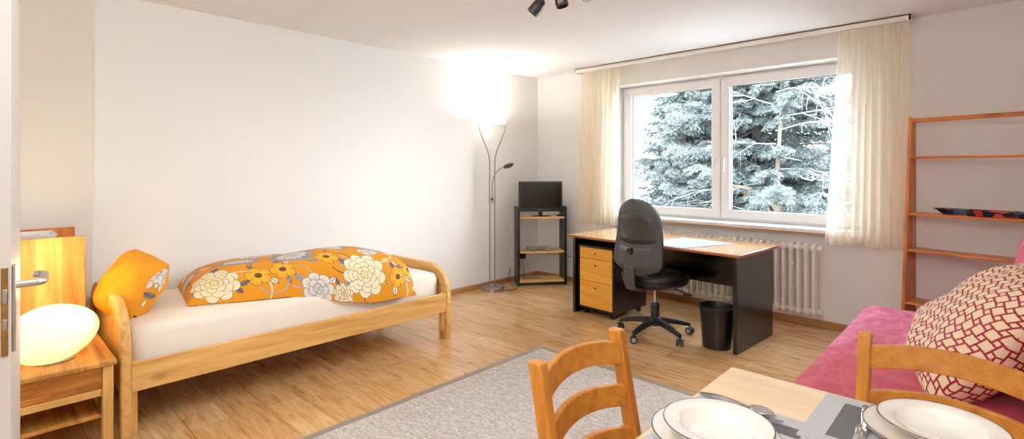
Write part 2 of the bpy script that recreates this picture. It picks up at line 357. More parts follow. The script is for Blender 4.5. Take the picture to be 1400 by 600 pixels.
# open room door, seen on its lock edge
dr = D.objects.new('door_1', None); COL.objects.link(dr); dr['kind'] = 'structure'; dr.location = (-2.03, .066, 0); dr.rotation_euler = (0, 0, R(180-3.6))
lf = MB(); lf.box(0, .86, 0, .024, .006, 2.03); lf.box(.014, .846, .024, .044, .006, 2.03)
lf.build('door_leaf', 'door', dr, bevel=.002)
MB().box(-.0025, .004, .006, .021, .84, 1.09).build('lock_plate', 'brass', dr)
MB().box(-.009, 0, .008, .018, .99, 1.03).build('latch_bolt', 'steel', dr, bevel=.002)
MB().box(-.004, 0, .008, .018, .915, .945).build('dead_bolt', 'steel', dr, bevel=.001)
hp = MB().box(.035, .075, -.009, .0, .84, 1.09); hp.build('handle_plate', 'alu', dr, bevel=.003)
hl = MB(); hl.tube([(.055, -.006, 1.03), (.055, -.055, 1.032), (.066, -.066, 1.033), (.085, -.069, 1.034), (.17, -.069, 1.036), (.182, -.062, 1.036), (.185, -.045, 1.036)], [.0105, .0105, .0115, .0115, .0115, .011, .010], 14)
hl.build('door_handle', 'alu', dr)

# ------------------------------------------------------------------ rug
rug = thing('area_rug', 'grey woven flat rug with a plain taupe border on the laminate floor', 'rug', (0, 0, 0))
RX0, RX1, RY0, RY1 = -2.555, -.88, .35, 3.0
MB().box(RX0+.045, RX1-.045, RY0+.045, RY1-.045, 0.0006, .008).build('rug_field', 'rug', rug)
frame = MB(); frame.box(RX0, RX0+.045, RY0, RY1, 0.0006, .0095); frame.box(RX1-.045, RX1, RY0, RY1, 0.0006, .0095); frame.box(RX0+.045, RX1-.045, RY0, RY0+.045, 0.0006, .0095); frame.box(RX0+.045, RX1-.045, RY1-.045, RY1, 0.0006, .0095)
frame.build('rug_border', 'rugedge', rug, bevel=.002)

# ------------------------------------------------------------------ bed
bed = thing('single_bed', 'pine single bed with rounded headboard and footboard along the left wall', 'bed', (-3.74, .5, 0))
BX0, BX1 = -.51, .53   # wall side / room side (local x)
def bed_end(y0, ztop, thick, name):
    # curved outline in x-z: post at the room side bends over into the top rail
    def outline(inset, rr):
        x1 = BX1-inset; x0 = BX0+inset; zt = ztop-inset; pts = []
        for k in range(13):
            a = PI/2*k/12; pts.append((x1-rr+rr*math.cos(a), zt-rr*.85+rr*.85*math.sin(a)))
        for k in range(13):
            a = PI/2+PI/2*k/12; pts.append((x0+rr+rr*math.cos(a), zt-rr*.85+rr*.85*math.sin(a)))
        return pts
    out = outline(0, .24); inn = outline(.075, .17)
    # lift the middle of the top edge into a light arch
    def arch(p): return (p[0], p[1]+.018*math.cos((p[0]-(BX0+BX1)/2)/(BX1-BX0)*PI)-.0)
    out = [arch(p) for p in out]; inn = [arch(p) for p in inn]
    n = len(out)
    m = MB(); secs = []
    seq = [((BX1, 0), (BX1-.06, 0)), ((BX1, out[0][1]*.5), (BX1-.062, out[0][1]*.5))]+list(zip(out, inn))+[((BX0, out[-1][1]*.5), (BX0+.062, out[-1][1]*.5)), ((BX0, 0), (BX0+.06, 0))]
    for (ox, oz), (ix, iz) in seq:
        secs.append([(ox, y0, oz), (ix, y0, iz), (ix, y0+thick, iz), (ox, y0+thick, oz)])
    m.strip(secs); fr = m.build(name, 'pine_x', bed, bevel=.009, seg=3, smooth=40)
    p = MB(); poly = [(BX1-.06, .2)]+[(x, z) for x, z in inn]+[(BX0+.06, .2)]
    p.prism(poly, 1, y0+thick*.32, y0+thick*.68); p.build('panel', 'pine_z' if ztop > .65 else 'pine_x', fr)
    return fr
bed_end(0, .665, .045, 'headboard'); bed_end(2.105, .575, .045, 'footboard')
for nm, x in (('side_rail', BX1-.028), ('side_rail', BX0+.006)):
    MB().box(x, x+.022, .045, 2.105, .222, .372).build(nm, 'pine_y', bed, bevel=.004)
MB().box(BX1-.062, BX1-.03, 2.075, 2.105, 0, .37).build('corner_post', 'pine_z', bed, bevel=.003)
MB().box(BX1-.062, BX1-.03, .045, .075, 0, .37).build('corner_post', 'pine_z', bed, bevel=.003)
MB().box(BX0+.02, BX1-.03, .06, 2.09, .26, .285).build('slatted_base', 'pine_x', bed)
# mattress with fitted sheet: rounded box grid
def mattress():
    x0, x1, y0, y1, z0, z1 = BX0+.032, BX1-.072, .052, 2.097, .287, .532
    m = MB(); n = 24; P = []
    r = .05
    prof = [(0, z0), (0, z0+.05), (0, z1-r), (r*.3, z1-r*.3), (r, z1)]
    rings = []
    for ins, z in prof:
        ring = []; rc = .07
        xa, xb, ya, yb = x0+ins, x1-ins, y0+ins, y1-ins
        for cx, cy, a0 in ((xb-rc, ya+rc, -PI/2), (xb-rc, yb-rc, 0), (xa+rc, yb-rc, PI/2), (xa+rc, ya+rc, PI)):
            for k in range(7):
                a = a0+PI/2*k/6; ring.append((cx+rc*math.cos(a), cy+rc*math.sin(a), z))
        rings.append(ring)
    k = len(rings[0]); c = ((x0+x1)/2, (y0+y1)/2)
    rings.append([(c[0]+(p[0]-c[0])*.5, c[1]+(p[1]-c[1])*.5, z1+.006) for p in rings[-1]])
    m.strip(rings); return m
ma = mattress().build('mattress', 'mattress', bed, smooth=50)

# ------------------------------------------------------------------ painted flower cloth
ORANGE = np.array(lin('#d98f1e')); CREAM = np.array(lin('#f4ead0')); YEL = np.array(lin('#e9cf6a')); INK = np.array(lin('#3a3038'))
GREY = np.array(lin('#a6a7b2')); GREYD = np.array(lin('#6e7080')); WHITE = np.array(lin('#efe9e0')); ORD = np.array(lin('#e39a10')); ORL = np.array(lin('#f2b536'))
def flower(col, s, t, cx, cy, rad, kind, ph=0.0, sq=1.0):
    dx = (s-cx); dy = (t-cy)/sq; r = np.hypot(dx, dy); th = np.arctan2(dy, dx)+ph
    if not (r < rad*1.1).any(): return
    w = .0034
    if kind == 'peony': rings = [(1, 9), (.78, 8), (.56, 7), (.36, 5), (.18, 4)]; ca, cb = CREAM, YEL
    elif kind == 'grey': rings = [(1, 16), (.84, 15), (.68, 13), (.52, 11), (.36, 8), (.2, 6)]; ca, cb = GREY, WHITE
    elif kind == 'orange': rings = [(1, 5), (.3, 9)]; ca, cb = ORD, ORL
    else: rings = [(1, 7), (.6, 5), (.3, 4)]; ca, cb = WHITE, GREY
    for i, (q, n) in enumerate(rings):
        a = th*n/2+i*1.3+cx*7
        lobe = np.abs(np.cos(a))**.6
        edge = rad*q*(.76+.24*lobe)
        ins = r < edge
        if not ins.any(): continue
        k = np.clip(r/(edge+1e-6), 0, 1)
        c = ca[None]*k[..., None]**1.5+cb[None]*(1-k[..., None]**1.5) if kind != 'grey' else (GREYD[None]*(1-k[..., None])+ca[None]*k[..., None])
        if kind == 'grey' and i >= 2: c = WHITE[None]*k[..., None]+GREY[None]*(1-k[..., None])
        if kind == 'orange' and i == 1: c = np.broadcast_to(np.array(lin('#6b4524')), c.shape)
        col[ins] = c[ins]
        line = ins & ((edge-r < w) | ((np.abs(np.cos(a)) < .09) & (r > rad*q*.45)))
        col[line] = INK*.9+.1*GREY
def leaf(col, s, t, cx, cy, L, ang, c):
    dx = (s-cx)*math.cos(ang)+(t-cy)*math.sin(ang); dy = -(s-cx)*math.sin(ang)+(t-cy)*math.cos(ang)
    u = dx/L; hw = L*.27*np.sin(np.clip(u, 0, 1)*PI)**.8; ins = (u > 0) & (u < 1) & (np.abs(dy) < hw)
    col[ins] = c; ln = ins & ((np.abs(dy) < .0022) | (hw-np.abs(dy) < .003)); col[ln] = INK
def stem(col, s, t, cx, cy, rad, a0, a1, c):
    r = np.hypot(s-cx, t-cy); th = np.arctan2(t-cy, s-cx); m = (np.abs(r-rad) < .0035) & (th > a0) & (th < a1); col[m] = c
def floral(s, t, extra=(), seed=3, dens=1.0, box=(0, 1.5, 0, 1.3)):
    col = np.broadcast_to(ORANGE, s.shape+(3,)).copy(); rg = random.Random(seed)
    placed = [(e[0], e[1], e[2]) for e in extra]
    todo = list(extra); kinds = ['peony', 'grey', 'orange', 'white', 'grey', 'orange']; k = 0
    for _ in range(600):
        x = rg.uniform(box[0], box[1]); y = rg.uniform(box[2], box[3]); kd = kinds[k % 6]; rr = {'peony': .14, 'grey': .12, 'orange': .07, 'white': .09}[kd]*rg.uniform(.8, 1.1)
        if all(math.hypot(x-a, y-b) > (rr+c)*1.03 for a, b, c in placed): placed.append((x, y, rr)); todo.append((x, y, rr, kd)); k += 1
    for x, y, rr, kd in todo:
        for q in range(3): leaf(col, s, t, x+rr*.8*math.cos(q*2.2+x*9), y+rr*.8*math.sin(q*2.2+x*9), .075*(.7+.5*rg.random()), q*2.2+x*9+rg.uniform(-.5, .5), [GREY, WHITE, GREYD, ORL][rg.randrange(4)])
        stem(col, s, t, x+rr, y-rr*.6, rr*1.1, rg.uniform(-3, 0), rg.uniform(.3, 3), [GREY, INK, WHITE][rg.randrange(3)])
    for x, y, rr, kd in todo: flower(col, s, t, x, y, rr, kd, x*5)
    return col
def fnoise(x, y, seed, n=10, f0=2, f1=12):
    rg = np.random.default_rng(seed); o = np.zeros_like(x)
    for _ in range(n):
        f = rg.uniform(f0, f1); a = rg.uniform(0, 2*PI); o += np.sin((x*np.cos(a)+y*np.sin(a))*f+rg.uniform(0, 6.28))/n**.5*(f0/f)**.5
    return o
# duvet, folded in a thick bundle on the mattress
def duvet():
    na, nb = 460, 300
    wa = np.linspace(0, 1, na); wa = .5*wa+.5*(.5-.5*np.cos(PI*wa)); wb = np.linspace(0, 1, nb); wb = 1-(1-wb)**1.9
    u = wa[:, None]*np.ones((1, nb)); v = np.ones((na, 1))*wb[None]   # u: head->foot, v: wall->room
    # footprint corners (world x,y): back-left, back-right, front-left, front-right
    BL, BR, FL, FR = np.array((-4.22, .98)), np.array((-4.22, 2.46)), np.array((-3.55, .88)), np.array((-3.205, 2.31))
    uu = u; vv = v
    xy = (1-uu)[..., None]*((1-vv)[..., None]*BL+vv[..., None]*FL)+uu[..., None]*((1-vv)[..., None]*BR+vv[..., None]*FR)
    # the front edge bulges toward the room
    xy[..., 0] += .10*np.sin(PI*u)*v**2*(1-u)**.2
    pu = 1-np.abs(2*u-1)**9; pv = 1-np.abs(2*v-1)**5
    prof = np.clip(pu, 0, 1)**.5*np.clip(pv, 0, 1)**.5
    bulk = .175+.055*np.sin(PI*np.clip(u*1.0, 0, 1))**.8*1.0+.012*np.sin(u*9+v*3)
    bulk *= (.62+.38*np.sin(PI*np.clip(.15+.62*(1-v)+.22, 0, 1)))
    wr = fnoise(u*1.4, v*1.0, 5, 14, 6, 26)*.010
    over = np.clip((xy[..., 0]+3.345)/.11, 0, 1)
    base = .540-.125*over**1.4*np.clip((v-.7)/.3, 0, 1)
    z = base+prof*(bulk+wr)
    xy[..., 0] += wr*.8*prof; xy[..., 1] += wr*.8*prof
    V = np.dstack([xy, z]); bot = np.dstack([xy, base-.004+0*z])
    ds = np.linalg.norm(np.diff(V, axis=1), axis=2); t = np.concatenate([np.zeros((na, 1)), np.cumsum(ds, axis=1)], 1); t = np.median(t[:, -1])-t-(np.median(t[:, -1])-t[:, -1:])*v
    ds = np.linalg.norm(np.diff(V, axis=0), axis=2); s = np.concatenate([np.zeros((1, nb)), np.cumsum(ds, axis=0)], 0); s = s-s[na//2:na//2+1]+.78
    ex = [(1.10, .19, .165, 'peony'), (.16, .15, .15, 'peony'), (.41, .17, .082, 'orange'), (.56, .20, .08, 'orange'), (1.37, .15, .08, 'orange'), (1.50, .2, .08, 'orange'), (.66, .44, .15, 'grey'), (.33, .46, .14, 'grey'), (.98, .62, .14, 'grey'), (1.32, .6, .13, 'grey'), (.76, .07, .11, 'white'), (1.20, .43, .085, 'white'), (.86, .33, .08, 'orange'), (.93, .05, .075, 'peony'), (.50, .74, .12, 'white'), (1.46, .40, .09, 'grey')]
    col = floral(s, t, ex, 4, box=(0, 1.6, 0, 1.3))
    n = na*nb; Vall = np.vstack([V.reshape(-1, 3), bot.reshape(-1, 3)]); C = np.vstack([col.reshape(-1, 3), np.broadcast_to(ORANGE, (n, 3))])
    f = np.vstack([gridfaces(na, nb), gridfaces(na, nb, n, True)])
    return fast_mesh('duvet', Vall, f, 'orange', None, C)
dv = duvet(); tag(dv, 'orange floral duvet bundled on the mattress of the pine bed', 'duvet')
def cushion(name, a, b, th, nn, seed, mat, painter, pw=3.0, wrinkle=.012, pinch=.10, sag=None, rnd=0.0):
    u = np.sin(np.linspace(-1, 1, nn)*PI/2)[:, None]*np.ones((1, nn)); v = u.T.copy()
    x = a*u*np.sqrt(1-rnd*v*v)*(1-pinch*(1-np.abs(v)**2.2)*np.abs(u)); y = b*v*np.sqrt(1-rnd*u*u)*(1-pinch*(1-np.abs(u)**2.2)*np.abs(v))
    prof = (np.clip(1-np.abs(u)**pw, 0, 1)*np.clip(1-np.abs(v)**pw, 0, 1))**.55
    r = np.maximum(np.abs(u), np.abs(v))
    wr = fnoise(u, v, seed, 12, 3, 11)*wrinkle
    if sag: x, y, prof = sag(u, v, x, y, prof)
    zt = prof*(th/2+wr); zb = -prof*(th/2+fnoise(u, v, seed+1, 10, 3, 10)*wrinkle)
    V = np.vstack([np.dstack([x, y, zt]).reshape(-1, 3), np.dstack([x, y, zb]).reshape(-1, 3)])
    def arc(z):
        W = np.dstack([x, y, z]); du = np.linalg.norm(np.diff(W, axis=0), axis=2); a_ = np.concatenate([np.zeros((1, nn)), np.cumsum(du, 0)], 0); a_ = a_-a_[nn//2:nn//2+1]
        dv_ = np.linalg.norm(np.diff(W, axis=1), axis=2); b_ = np.concatenate([np.zeros((nn, 1)), np.cumsum(dv_, 1)], 1); b_ = b_-b_[:, nn//2:nn//2+1]; return a_, b_
    C = np.vstack([painter(*arc(zt), 0).reshape(-1, 3), painter(*arc(zb), 1).reshape(-1, 3)])
    f = np.vstack([gridfaces(nn, nn), gridfaces(nn, nn, nn*nn, True)])
    return fast_mesh(name, V, f, mat, None, C)
def pil_paint(x, y, side):
    c = floral(x+.4, y+.4, [(.06, .4, .08, 'grey'), (.40, .74, .07, 'white'), (.12, .7, .09, 'grey'), (.7, .35, .06, 'white')], 11, box=(0, .8, 0, .8))
    m = np.clip(((np.abs(x)/.23)**4+(np.abs(y)/.21)**4) < .8, 0, 1)
    c[m.astype(bool)] = ORANGE*1.02
    return c
pl = cushion('pillow', .20, .18, .26, 170, 21, 'orange', pil_paint, 2.6, .018, .05, rnd=.17)
pl.location = (-3.67, .625, .69)
pl.rotation_euler = (Matrix.Rotation(R(28), 3, 'Z') @ Matrix.Rotation(R(62), 3, 'X') @ Matrix.Rotation(R(75), 3, 'Z')).to_euler()
tag(pl, 'plump orange pillow with floral edge leaning against the bed headboard', 'pillow')

# ------------------------------------------------------------------ nightstand, egg lamp, cabinet
ns = thing('nightstand', 'square pine nightstand beside the bed head carrying the glowing egg lamp', 'nightstand', (-3.46, .19, 0))
# local: front is +x (x .27), y from -.31 to .30
MB().box(-.30, .275, -.31, .292, .395, .42).build('top', 'pine_by', ns, bevel=.006)
for x, y in ((.215, .235), (.215, -.295), (-.29, .235), (-.29, -.295)): MB().box(x, x+.045, y, y+.045, 0, .395).build('leg', 'pine_z', ns, bevel=.006)
MB().box(.222, .25, -.25, .235, .285, .392).build('drawer', 'pine_drawer', ns, bevel=.003)
MB().box(.225, .252, -.25, .235, .248, .283).build('front_rail', 'pine_y', ns, bevel=.003)
for y in (.245, -.285): MB().box(-.245, .215, y, y+.02, .25, .395).build('side_rail', 'pine_x', ns)
MB().box(-.285, -.265, -.25, .235, .25, .395).build('back_rail', 'pine_y', ns)
MB().box(-.25, .222, -.25, .24, .13, .15).build('shelf', 'pine_by', ns, bevel=.003)
eg = thing('table_lamp', 'lit opal glass egg shaped table lamp on the pine nightstand', 'lamp', (-3.40, .262, .42))
e = MB(); prof = []
NE = 36
for k in range(NE+1):
    a = -PI/2+PI*k/NE; prof.append((max(.0005, math.cos(a)), math.sin(a)))
vs = []
e.lathe([(r, z) for r, z in prof], 48)
def eggv(p):
    x, y, z = p; k = 1-.10*y; q = Vector((x*.155*k, y*.178, z*.14*k)); q = Matrix.Rotation(R(9), 3, 'X') @ q; q.z = max(q.z, -.128); return (q.x, q.y, q.z+.134)
e.v = [eggv(p) for p in e.v]; e.build('shade', M['egg'], eg, smooth=80)
MB().lathe([(.085, 0), (.085, .006), (.07, .008)], 32).build('base_ring', 'silver', eg)
lc = MB().tube([(-3.33, .12, .424), (-3.30, .05, .4235), (-3.31, -.06, .4235), (-3.36, -.1, .4235)], .0032, 8).build('power_cord', 'white', eg); lc.matrix_parent_inverse = Matrix.Translation((3.40, -.262, -.42))
cab = thing('storage_chest', 'tall pine chest with a broad board front standing behind the nightstand', 'chest', (0, 0, 0))
MB().box(-3.845, -3.82, -.75, .432, 0.0, .985).build('front_panel', 'pine_bz', cab, bevel=.003)
MB().box(-4.25, -4.225, -.75, .425, 0.0, 1.005).build('back_panel', 'shelf_z', cab, bevel=.003)
for y in (.405, -.75): MB().box(-4.225, -3.845, y, y+.02, 0, .93).build('side_panel', 'pine_z', cab)
MB().box(-4.225, -3.845, -.73, .405, .90, .92).build('top_board', 'pine_y', cab)
tr = thing('paper_tray', 'white shallow tray with sloping sides lying on the pine chest', 'tray', (-4.03, -.12, .92))
t0 = MB()
def rr(hx, hy, z): return [(-hx, -hy, z), (hx, -hy, z), (hx, hy, z), (-hx, hy, z)]
t0.strip([rr(.12, .40, .0), rr(.145, .43, .072), rr(.15, .435, .074), rr(.15, .435, .077), rr(.142, .427, .077), rr(.117, .395, .006)])
t0.build('tray_body', 'paper', tr, smooth=20)
p = MB()
p.box(-.11, .10, -.36, .37, .0575, .0605); p.build('leaflet', 'leaflet', tr)
MB().box(-.1, .1, -.36, .36, .006, .0575).build('paper_pile', 'paper', tr)

# ------------------------------------------------------------------ floor lamp
LX, LY = -4.157, 4.033
fl = thing('floor_lamp', 'slim steel floor lamp with twin poles and glowing uplight in the corner', 'lamp', (LX, LY, 0), R(43.65))
MB().lathe([(.133, 0), (.133, .034), (.128, .04), (.03, .042)], 48).build('base', 'steel', fl, smooth=30)
for sx in (-1, 1):
    pts = [(sx*.029, 0, .04), (sx*.029, 0, 1.30), (sx*.029, 0, 1.42), (sx*.034, 0, 1.50), (sx*.05, 0, 1.57), (sx*.085, 0, 1.66), (sx*.12, 0, 1.74), (sx*.142, 0, 1.81), (sx*.150, 0, 1.87), (sx*.152, 0, 1.89)]
    MB().tube(pts, .0065, 10).build('pole', 'steel', fl)
bd = MB().box(-.042, .042, -.022, .022, .985, 1.07); sb = bd.build('switch_box', 'steel', fl, bevel=.004); MB().cyl((0, -.022, 1.028), (0, -.034, 1.028), .013, 16).build('dimmer_knob', 'black', sb)
MB().lathe([(.02, 1.892), (.146, 1.888), (.153, 1.893), (.155, 1.900), (.150, 1.907), (.02, 1.909)], 48).build('light_disc', M['bulb'], fl, smooth=30)
arm = [(0, -.012, 1.07), (0, -.012, 1.16), (.004, -.012, 1.22), (.018, -.012, 1.28), (.045, -.012, 1.335), (.085, -.012, 1.37), (.125, -.012, 1.392)]
ra = MB().tube(arm, .006, 10).build('reading_arm', 'steel', fl)
rh = MB(); rm = Matrix.Translation((.185, -.012, 1.412)) @ Matrix.Rotation(R(-22), 4, 'Y') @ Matrix.Rotation(R(-24), 4, 'X')
rh.lathe([(.01, .012), (.05, .010), (.064, .004), (.066, -.003), (.06, -.008), (.01, -.009)], 32, mat=rm); rh.build('reading_head', 'alu', ra, smooth=30)

# ------------------------------------------------------------------ TV rack in the corner
TR = R(52.5)
tv = thing('media_rack', 'black corner rack with three beech shelves in the room corner', 'rack', (-3.876, 4.58, 0), TR)
HW = .296
for sx in (-1, 1):
    x0 = sx*HW-(.0 if sx < 0 else .03); MB().box(x0, x0+.03, 0.0, .25, 0, .925).build('side_panel', 'blackwood', tv, bevel=.003)
for z in (.785, .382, .04):
    MB().box(-HW+.03, HW-.03, .004, .25, z, z+.022).build('shelf', 'tvshelf', tv, bevel=.003)
MB().box(-HW+.03, HW-.03, .012, .03, .012, .04).build('foot_rail', 'blackwood', tv)
t = thing('television', 'small flat black television on top of the corner rack', 'television', (-3.876-.10*math.sin(TR)+0, 4.58+.10*math.cos(TR), .807), R(46))
MB().box(-.262, .262, .0, .045, .055, .415).build('screen_case', 'black', t, bevel=.008)
MB().box(-.238, .238, -.0015, .004, .105, .395).build('screen', 'screen', t, bevel=.001)
lg = MB()
for i, (x0, x1) in enumerate(((-.022, -.012), (-.008, .002), (.006, .020))): lg.box(x0, x1, -.0012, .0, .076, .083)
lg.build('maker_mark', 'silver', t)
MB().box(-.025, .025, .012, .035, .006, .06).build('stand_neck', 'black', t, bevel=.004)
MB().lathe([(.12, 0), (.12, .006), (.03, .012)], 32, (0, .0, 0), Matrix.Translation((0, .02, 0)) @ Matrix.Scale(1.05, 4, (1, 0, 0)) @ Matrix.Scale(.6, 4, (0, 1, 0))).build('stand_foot', 'blackfilm', t, smooth=30)
def on_rack(lx, ly): return (-3.876+lx*math.cos(TR)-ly*math.sin(TR), 4.58+lx*math.sin(TR)+ly*math.cos(TR))
x, y = on_rack(.225, .07); d = thing('receiver_box', 'tiny black receiver box beside the television on the top shelf', 'receiver', (x, y, .807), TR)
MB().box(-.035, .035, -.03, .03, 0, .022).build('case', 'black', d, bevel=.004); MB().box(-.02, .02, -.0315, -.03, .007, .015).build('display', 'screen', d)
x, y = on_rack(-.02, .10); d = thing('disc_player', 'flat silver disc player on the middle shelf of the rack', 'player', (x, y, .404), TR)
MB().box(-.135, .135, -.08, .08, .006, .036).build('case', 'silver', d, bevel=.003); MB().box(-.05, .05, -.0815, -.079, .018, .026).build('disc_slot', 'black', d)
for fx in (-.11, .11):
    for fy in (-.06, .06): MB().lathe([(.012, 0), (.012, .007)], 10, (fx, fy, 0)).build('foot', 'black', d)
x, y = on_rack(-.212, .135); ad = MB(); ad.box(x-.028, x+.028, y-.03, y+.03, .30, .382)
adp = ad.build('power_adapter', 'black', None, bevel=.006); tag(adp, 'black square power adapter with a hanging cord under the middle shelf of the rack', 'adapter')
def cable(name, pts, r, label, cat='cable'):
    # smooth through points
    P = [Vector(p) for p in pts]; out = []
    for i in range(len(P)-1):
        p0, p1, p2, p3 = P[max(i-1, 0)], P[i], P[i+1], P[min(i+2, len(P)-1)]
        for k in range(6):
            u = k/6; out.append(.5*((2*p1)+(-p0+p2)*u+(2*p0-5*p1+4*p2-p3)*u*u+(-p0+3*p1-3*p2+p3)*u**3))
    out.append(P[-1]); o = MB().tube(out, r, 8).build(name, 'black', None); (tag(o, label, cat) if label else None); return o
x1, y1 = on_rack(-.215, .14); x2, y2 = on_rack(-.235, .1); x3, y3 = on_rack(-.14, .13); x4, y4 = on_rack(-.0, .12)
ac = cable('power_cord', [(x1, y1, .30), (x1, y1+.01, .22), (x2+.03, y2+.02, .13), (x2+.02, y2+.01, .075), (x3, y3, .068), (x3+.03, y3+.03, .0685), (x4, y4, .068)], .0035, None); ac.parent = adp
a = on_rack(-.12, .20); b2 = on_rack(0.02, .262); c2 = on_rack(.25, .262)
cable('antenna_cable', [(*on_rack(-.14, .262), .39), (*on_rack(-.06, .262), .345), (*on_rack(.08, .262), .32), (*on_rack(.24, .265), .325), (-3.62, 4.93, .31), (-3.45, 4.955, .30), (-3.30, 4.965, .29)], .0035, 'thin black cable running across the back of the rack toward the desk')
lcb = cable('power_cord', [(LX+.12, LY+.06, .006), (-3.98, 4.16, .005), (-4.0, 4.27, .005), (-4.095, 4.315, .005), (-4.155, 4.33, .06), (-4.17, 4.34, .16), (-4.19, 4.36, .19), (-4.235, 4.375, .10), (-4.25, 4.39, .006)], .0035, None); lcb.parent = fl; lcb.matrix_parent_inverse = (Matrix.Translation((LX, LY, 0)) @ Matrix.Rotation(R(43.65), 4, 'Z')).inverted()

# ------------------------------------------------------------------ desk
DR = R(-3.6); DX, DY = -2.96, 3.95
desk = thing('office_desk', 'black desk with beech veneer top standing in front of the window', 'desk', (DX, DY, 0), DR)
MB().box(-.035, 1.61, -.035, .70, .722, .742).build('desk_top', 'desk_x', desk, bevel=.003)
eb = MB(); eb.box(-.037, 1.612, -.037, -.035, .722, .7405); eb.box(1.61, 1.612, -.035, .70, .722, .7405); eb.box(-.037, -.035, -.035, .70, .722, .7405); eb.build('edge_band', 'edge', desk)
for x in (0, 1.541): MB().box(x, x+.032, 0, .68, 0, .722).build('leg_panel', 'blackfilm', desk, bevel=.003)
MB().box(.032, 1.541, .30, .32, .43, .722).build('modesty_panel', 'blackfilm', desk)
dpad = MB().prism([(0, 0), (.36, -.02), (.55, .52), (.05, .56)], 2, 0, .003)
dp = dpad.build('desk_pad', 'pad', None); dp.location = (-2.17, 3.90, .7422); tag(dp, 'pale blue writing pad lying on the desk top', 'desk pad')
dp.rotation_euler = (0, 0, DR)
ped = thing('drawer_pedestal', 'rolling black pedestal with three beech drawer fronts under the desk', 'drawer unit', (DX+.055, DY+.015, 0), DR)
PW, PDp, PH0, PH1 = .415, .52, .055, .655
cc = MB(); cc.box(0, .02, 0, PDp, PH0, PH1); cc.box(PW-.02, PW, 0, PDp, PH0, PH1); cc.box(.02, PW-.02, 0, PDp, PH1-.02, PH1); cc.box(.02, PW-.02, 0, PDp, PH0, PH0+.02); cc.box(.02, PW-.02, PDp-.012, PDp, PH0+.02, PH1-.02)
cc.build('carcass', 'blackfilm', ped, bevel=.003)
for z0, z1 in ((.535, .632), (.325, .530), (.08, .320)):
    dw = MB().box(.023, PW-.023, -.004, .40, z0, z1).build('drawer', 'drawer', ped, bevel=.002)
    k = MB(); zc = z1-.055 if z1-z0 > .12 else (z0+z1)/2; k.cyl((PW/2, -.004, zc), (PW/2, -.012, zc), .008, 14); k.box(PW/2-.003, PW/2+.012, -.016, -.010, zc-.004, zc+.003); k.build('keyhole', 'black', dw)
for x in (.05, PW-.05):
    for y in (.06, PDp-.06):
        c = MB(); c.cyl((x-.012, y, .024), (x+.012, y, .024), .024, 16); c.box(x-.015, x+.015, y-.02, y+.02, .036, .055); c.build('castor', 'black', ped)

# waste bin
bn = thing('waste_bin', 'round black plastic waste bin on the floor beside the desk leg', 'bin', (-1.575, 3.945, 0))
MB().lathe([(.105, 0), (.127, .30), (.131, .304), (.131, .315), (.125, .315), (.122, .305), (.10, .012), (.001, .010)], 40).build('bin_body', 'bin', bn, smooth=40)
MB().lathe([(.1285, .285), (.1335, .292), (.1335, .318), (.124, .318), (.124, .300)], 40, caps=False).build('rim', 'black', bn, smooth=40)

# ------------------------------------------------------------------ office chair
oc = thing('office_chair', 'black swivel office chair with a high padded back turned to the desk', 'office chair', (-2.05, 3.86, 0), R(-14))
# local: +y = facing direction
for k in range(5):
    a = R(-95+14+72*k); ca, sa = math.cos(a), math.sin(a)
    pts = []; secs = []
    for q in range(7):
        u = q/6; r = .03+.27*u; z = .125-.045*u**1.6; wdt = .052-.020*u; hh = .05-.022*u
        n = Vector((-sa, ca, 0)); c = Vector((ca*r, sa*r, z)); secs.append([c-n*wdt/2-Vector((0, 0, hh/2)), c+n*wdt/2-Vector((0, 0, hh/2)), c+n*wdt*.36+Vector((0, 0, hh/2)), c-n*wdt*.36+Vector((0, 0, hh/2))])
    sp = MB().strip(secs).build('base_spoke', 'black', oc, bevel=.004)
    cx, cy = ca*.297, sa*.297; w_ = MB(); ax = Vector((-sa, ca, 0))
    b1 = a+R(35); ax = Vector((math.cos(b1), math.sin(b1), 0)); c = Vector((cx, cy, .03))
    w_.cyl(c-ax*.026, c-ax*.008, .029, 18); w_.cyl(c+ax*.008, c+ax*.026, .029, 18); w_.cyl((cx, cy, .03), (cx, cy, .075), .008, 10); cs = w_.build('castor', 'black', sp)
    MB().cyl(c-ax*.0275, c-ax*.024, .018, 16).build('castor_cap', 'castor', sp); MB().cyl(c+ax*.024, c+ax*.0275, .018, 16).build('castor_cap', 'castor', sp)
MB().lathe([(.045, .085), (.047, .15), (.036, .16), (.036, .25), (.030, .26), (.028, .275)], 24).build('gas_column', 'black', oc, smooth=30)
MB().cyl((0, 0, .27), (0, 0, .40), .013, 16).build('piston', 'chrome', oc)
mch = MB().box(-.09, .09, -.12, .10, .395, .43); mch.build('seat_mechanism', 'black', oc, bevel=.01)
lv = MB(); lv.tube([(.08, .05, .405), (.20, .06, .40), (.27, .055, .385)], .006, 8); lv.box(.25, .31, .035, .075, .376, .388); lv.build('seat_lever', 'black', oc, bevel=.003)
def rsect(hx, hy, z, n=40, p=3.2, cx=0, cy=0):
    o = []
    for k in range(n):
        t = 2*PI*k/n; c, s_ = math.cos(t), math.sin(t); o.append((cx+hx*abs(c)**(2/p)*(1 if c >= 0 else -1), cy+hy*abs(s_)**(2/p)*(1 if s_ >= 0 else -1), z))
    return o
sh = MB().strip([rsect(.16, .15, .415), rsect(.215, .205, .425), rsect(.235, .225, .45), rsect(.235, .225, .47)]); sh.build('seat_shell', 'black', oc, smooth=50)
st = MB().strip([rsect(.237, .227, .468), rsect(.245, .236, .485), rsect(.24, .23, .508), rsect(.215, .205, .522), rsect(.13, .12, .520), rsect(.02, .02, .516)]); st.build('seat_cushion', 'leather', oc, smooth=60)
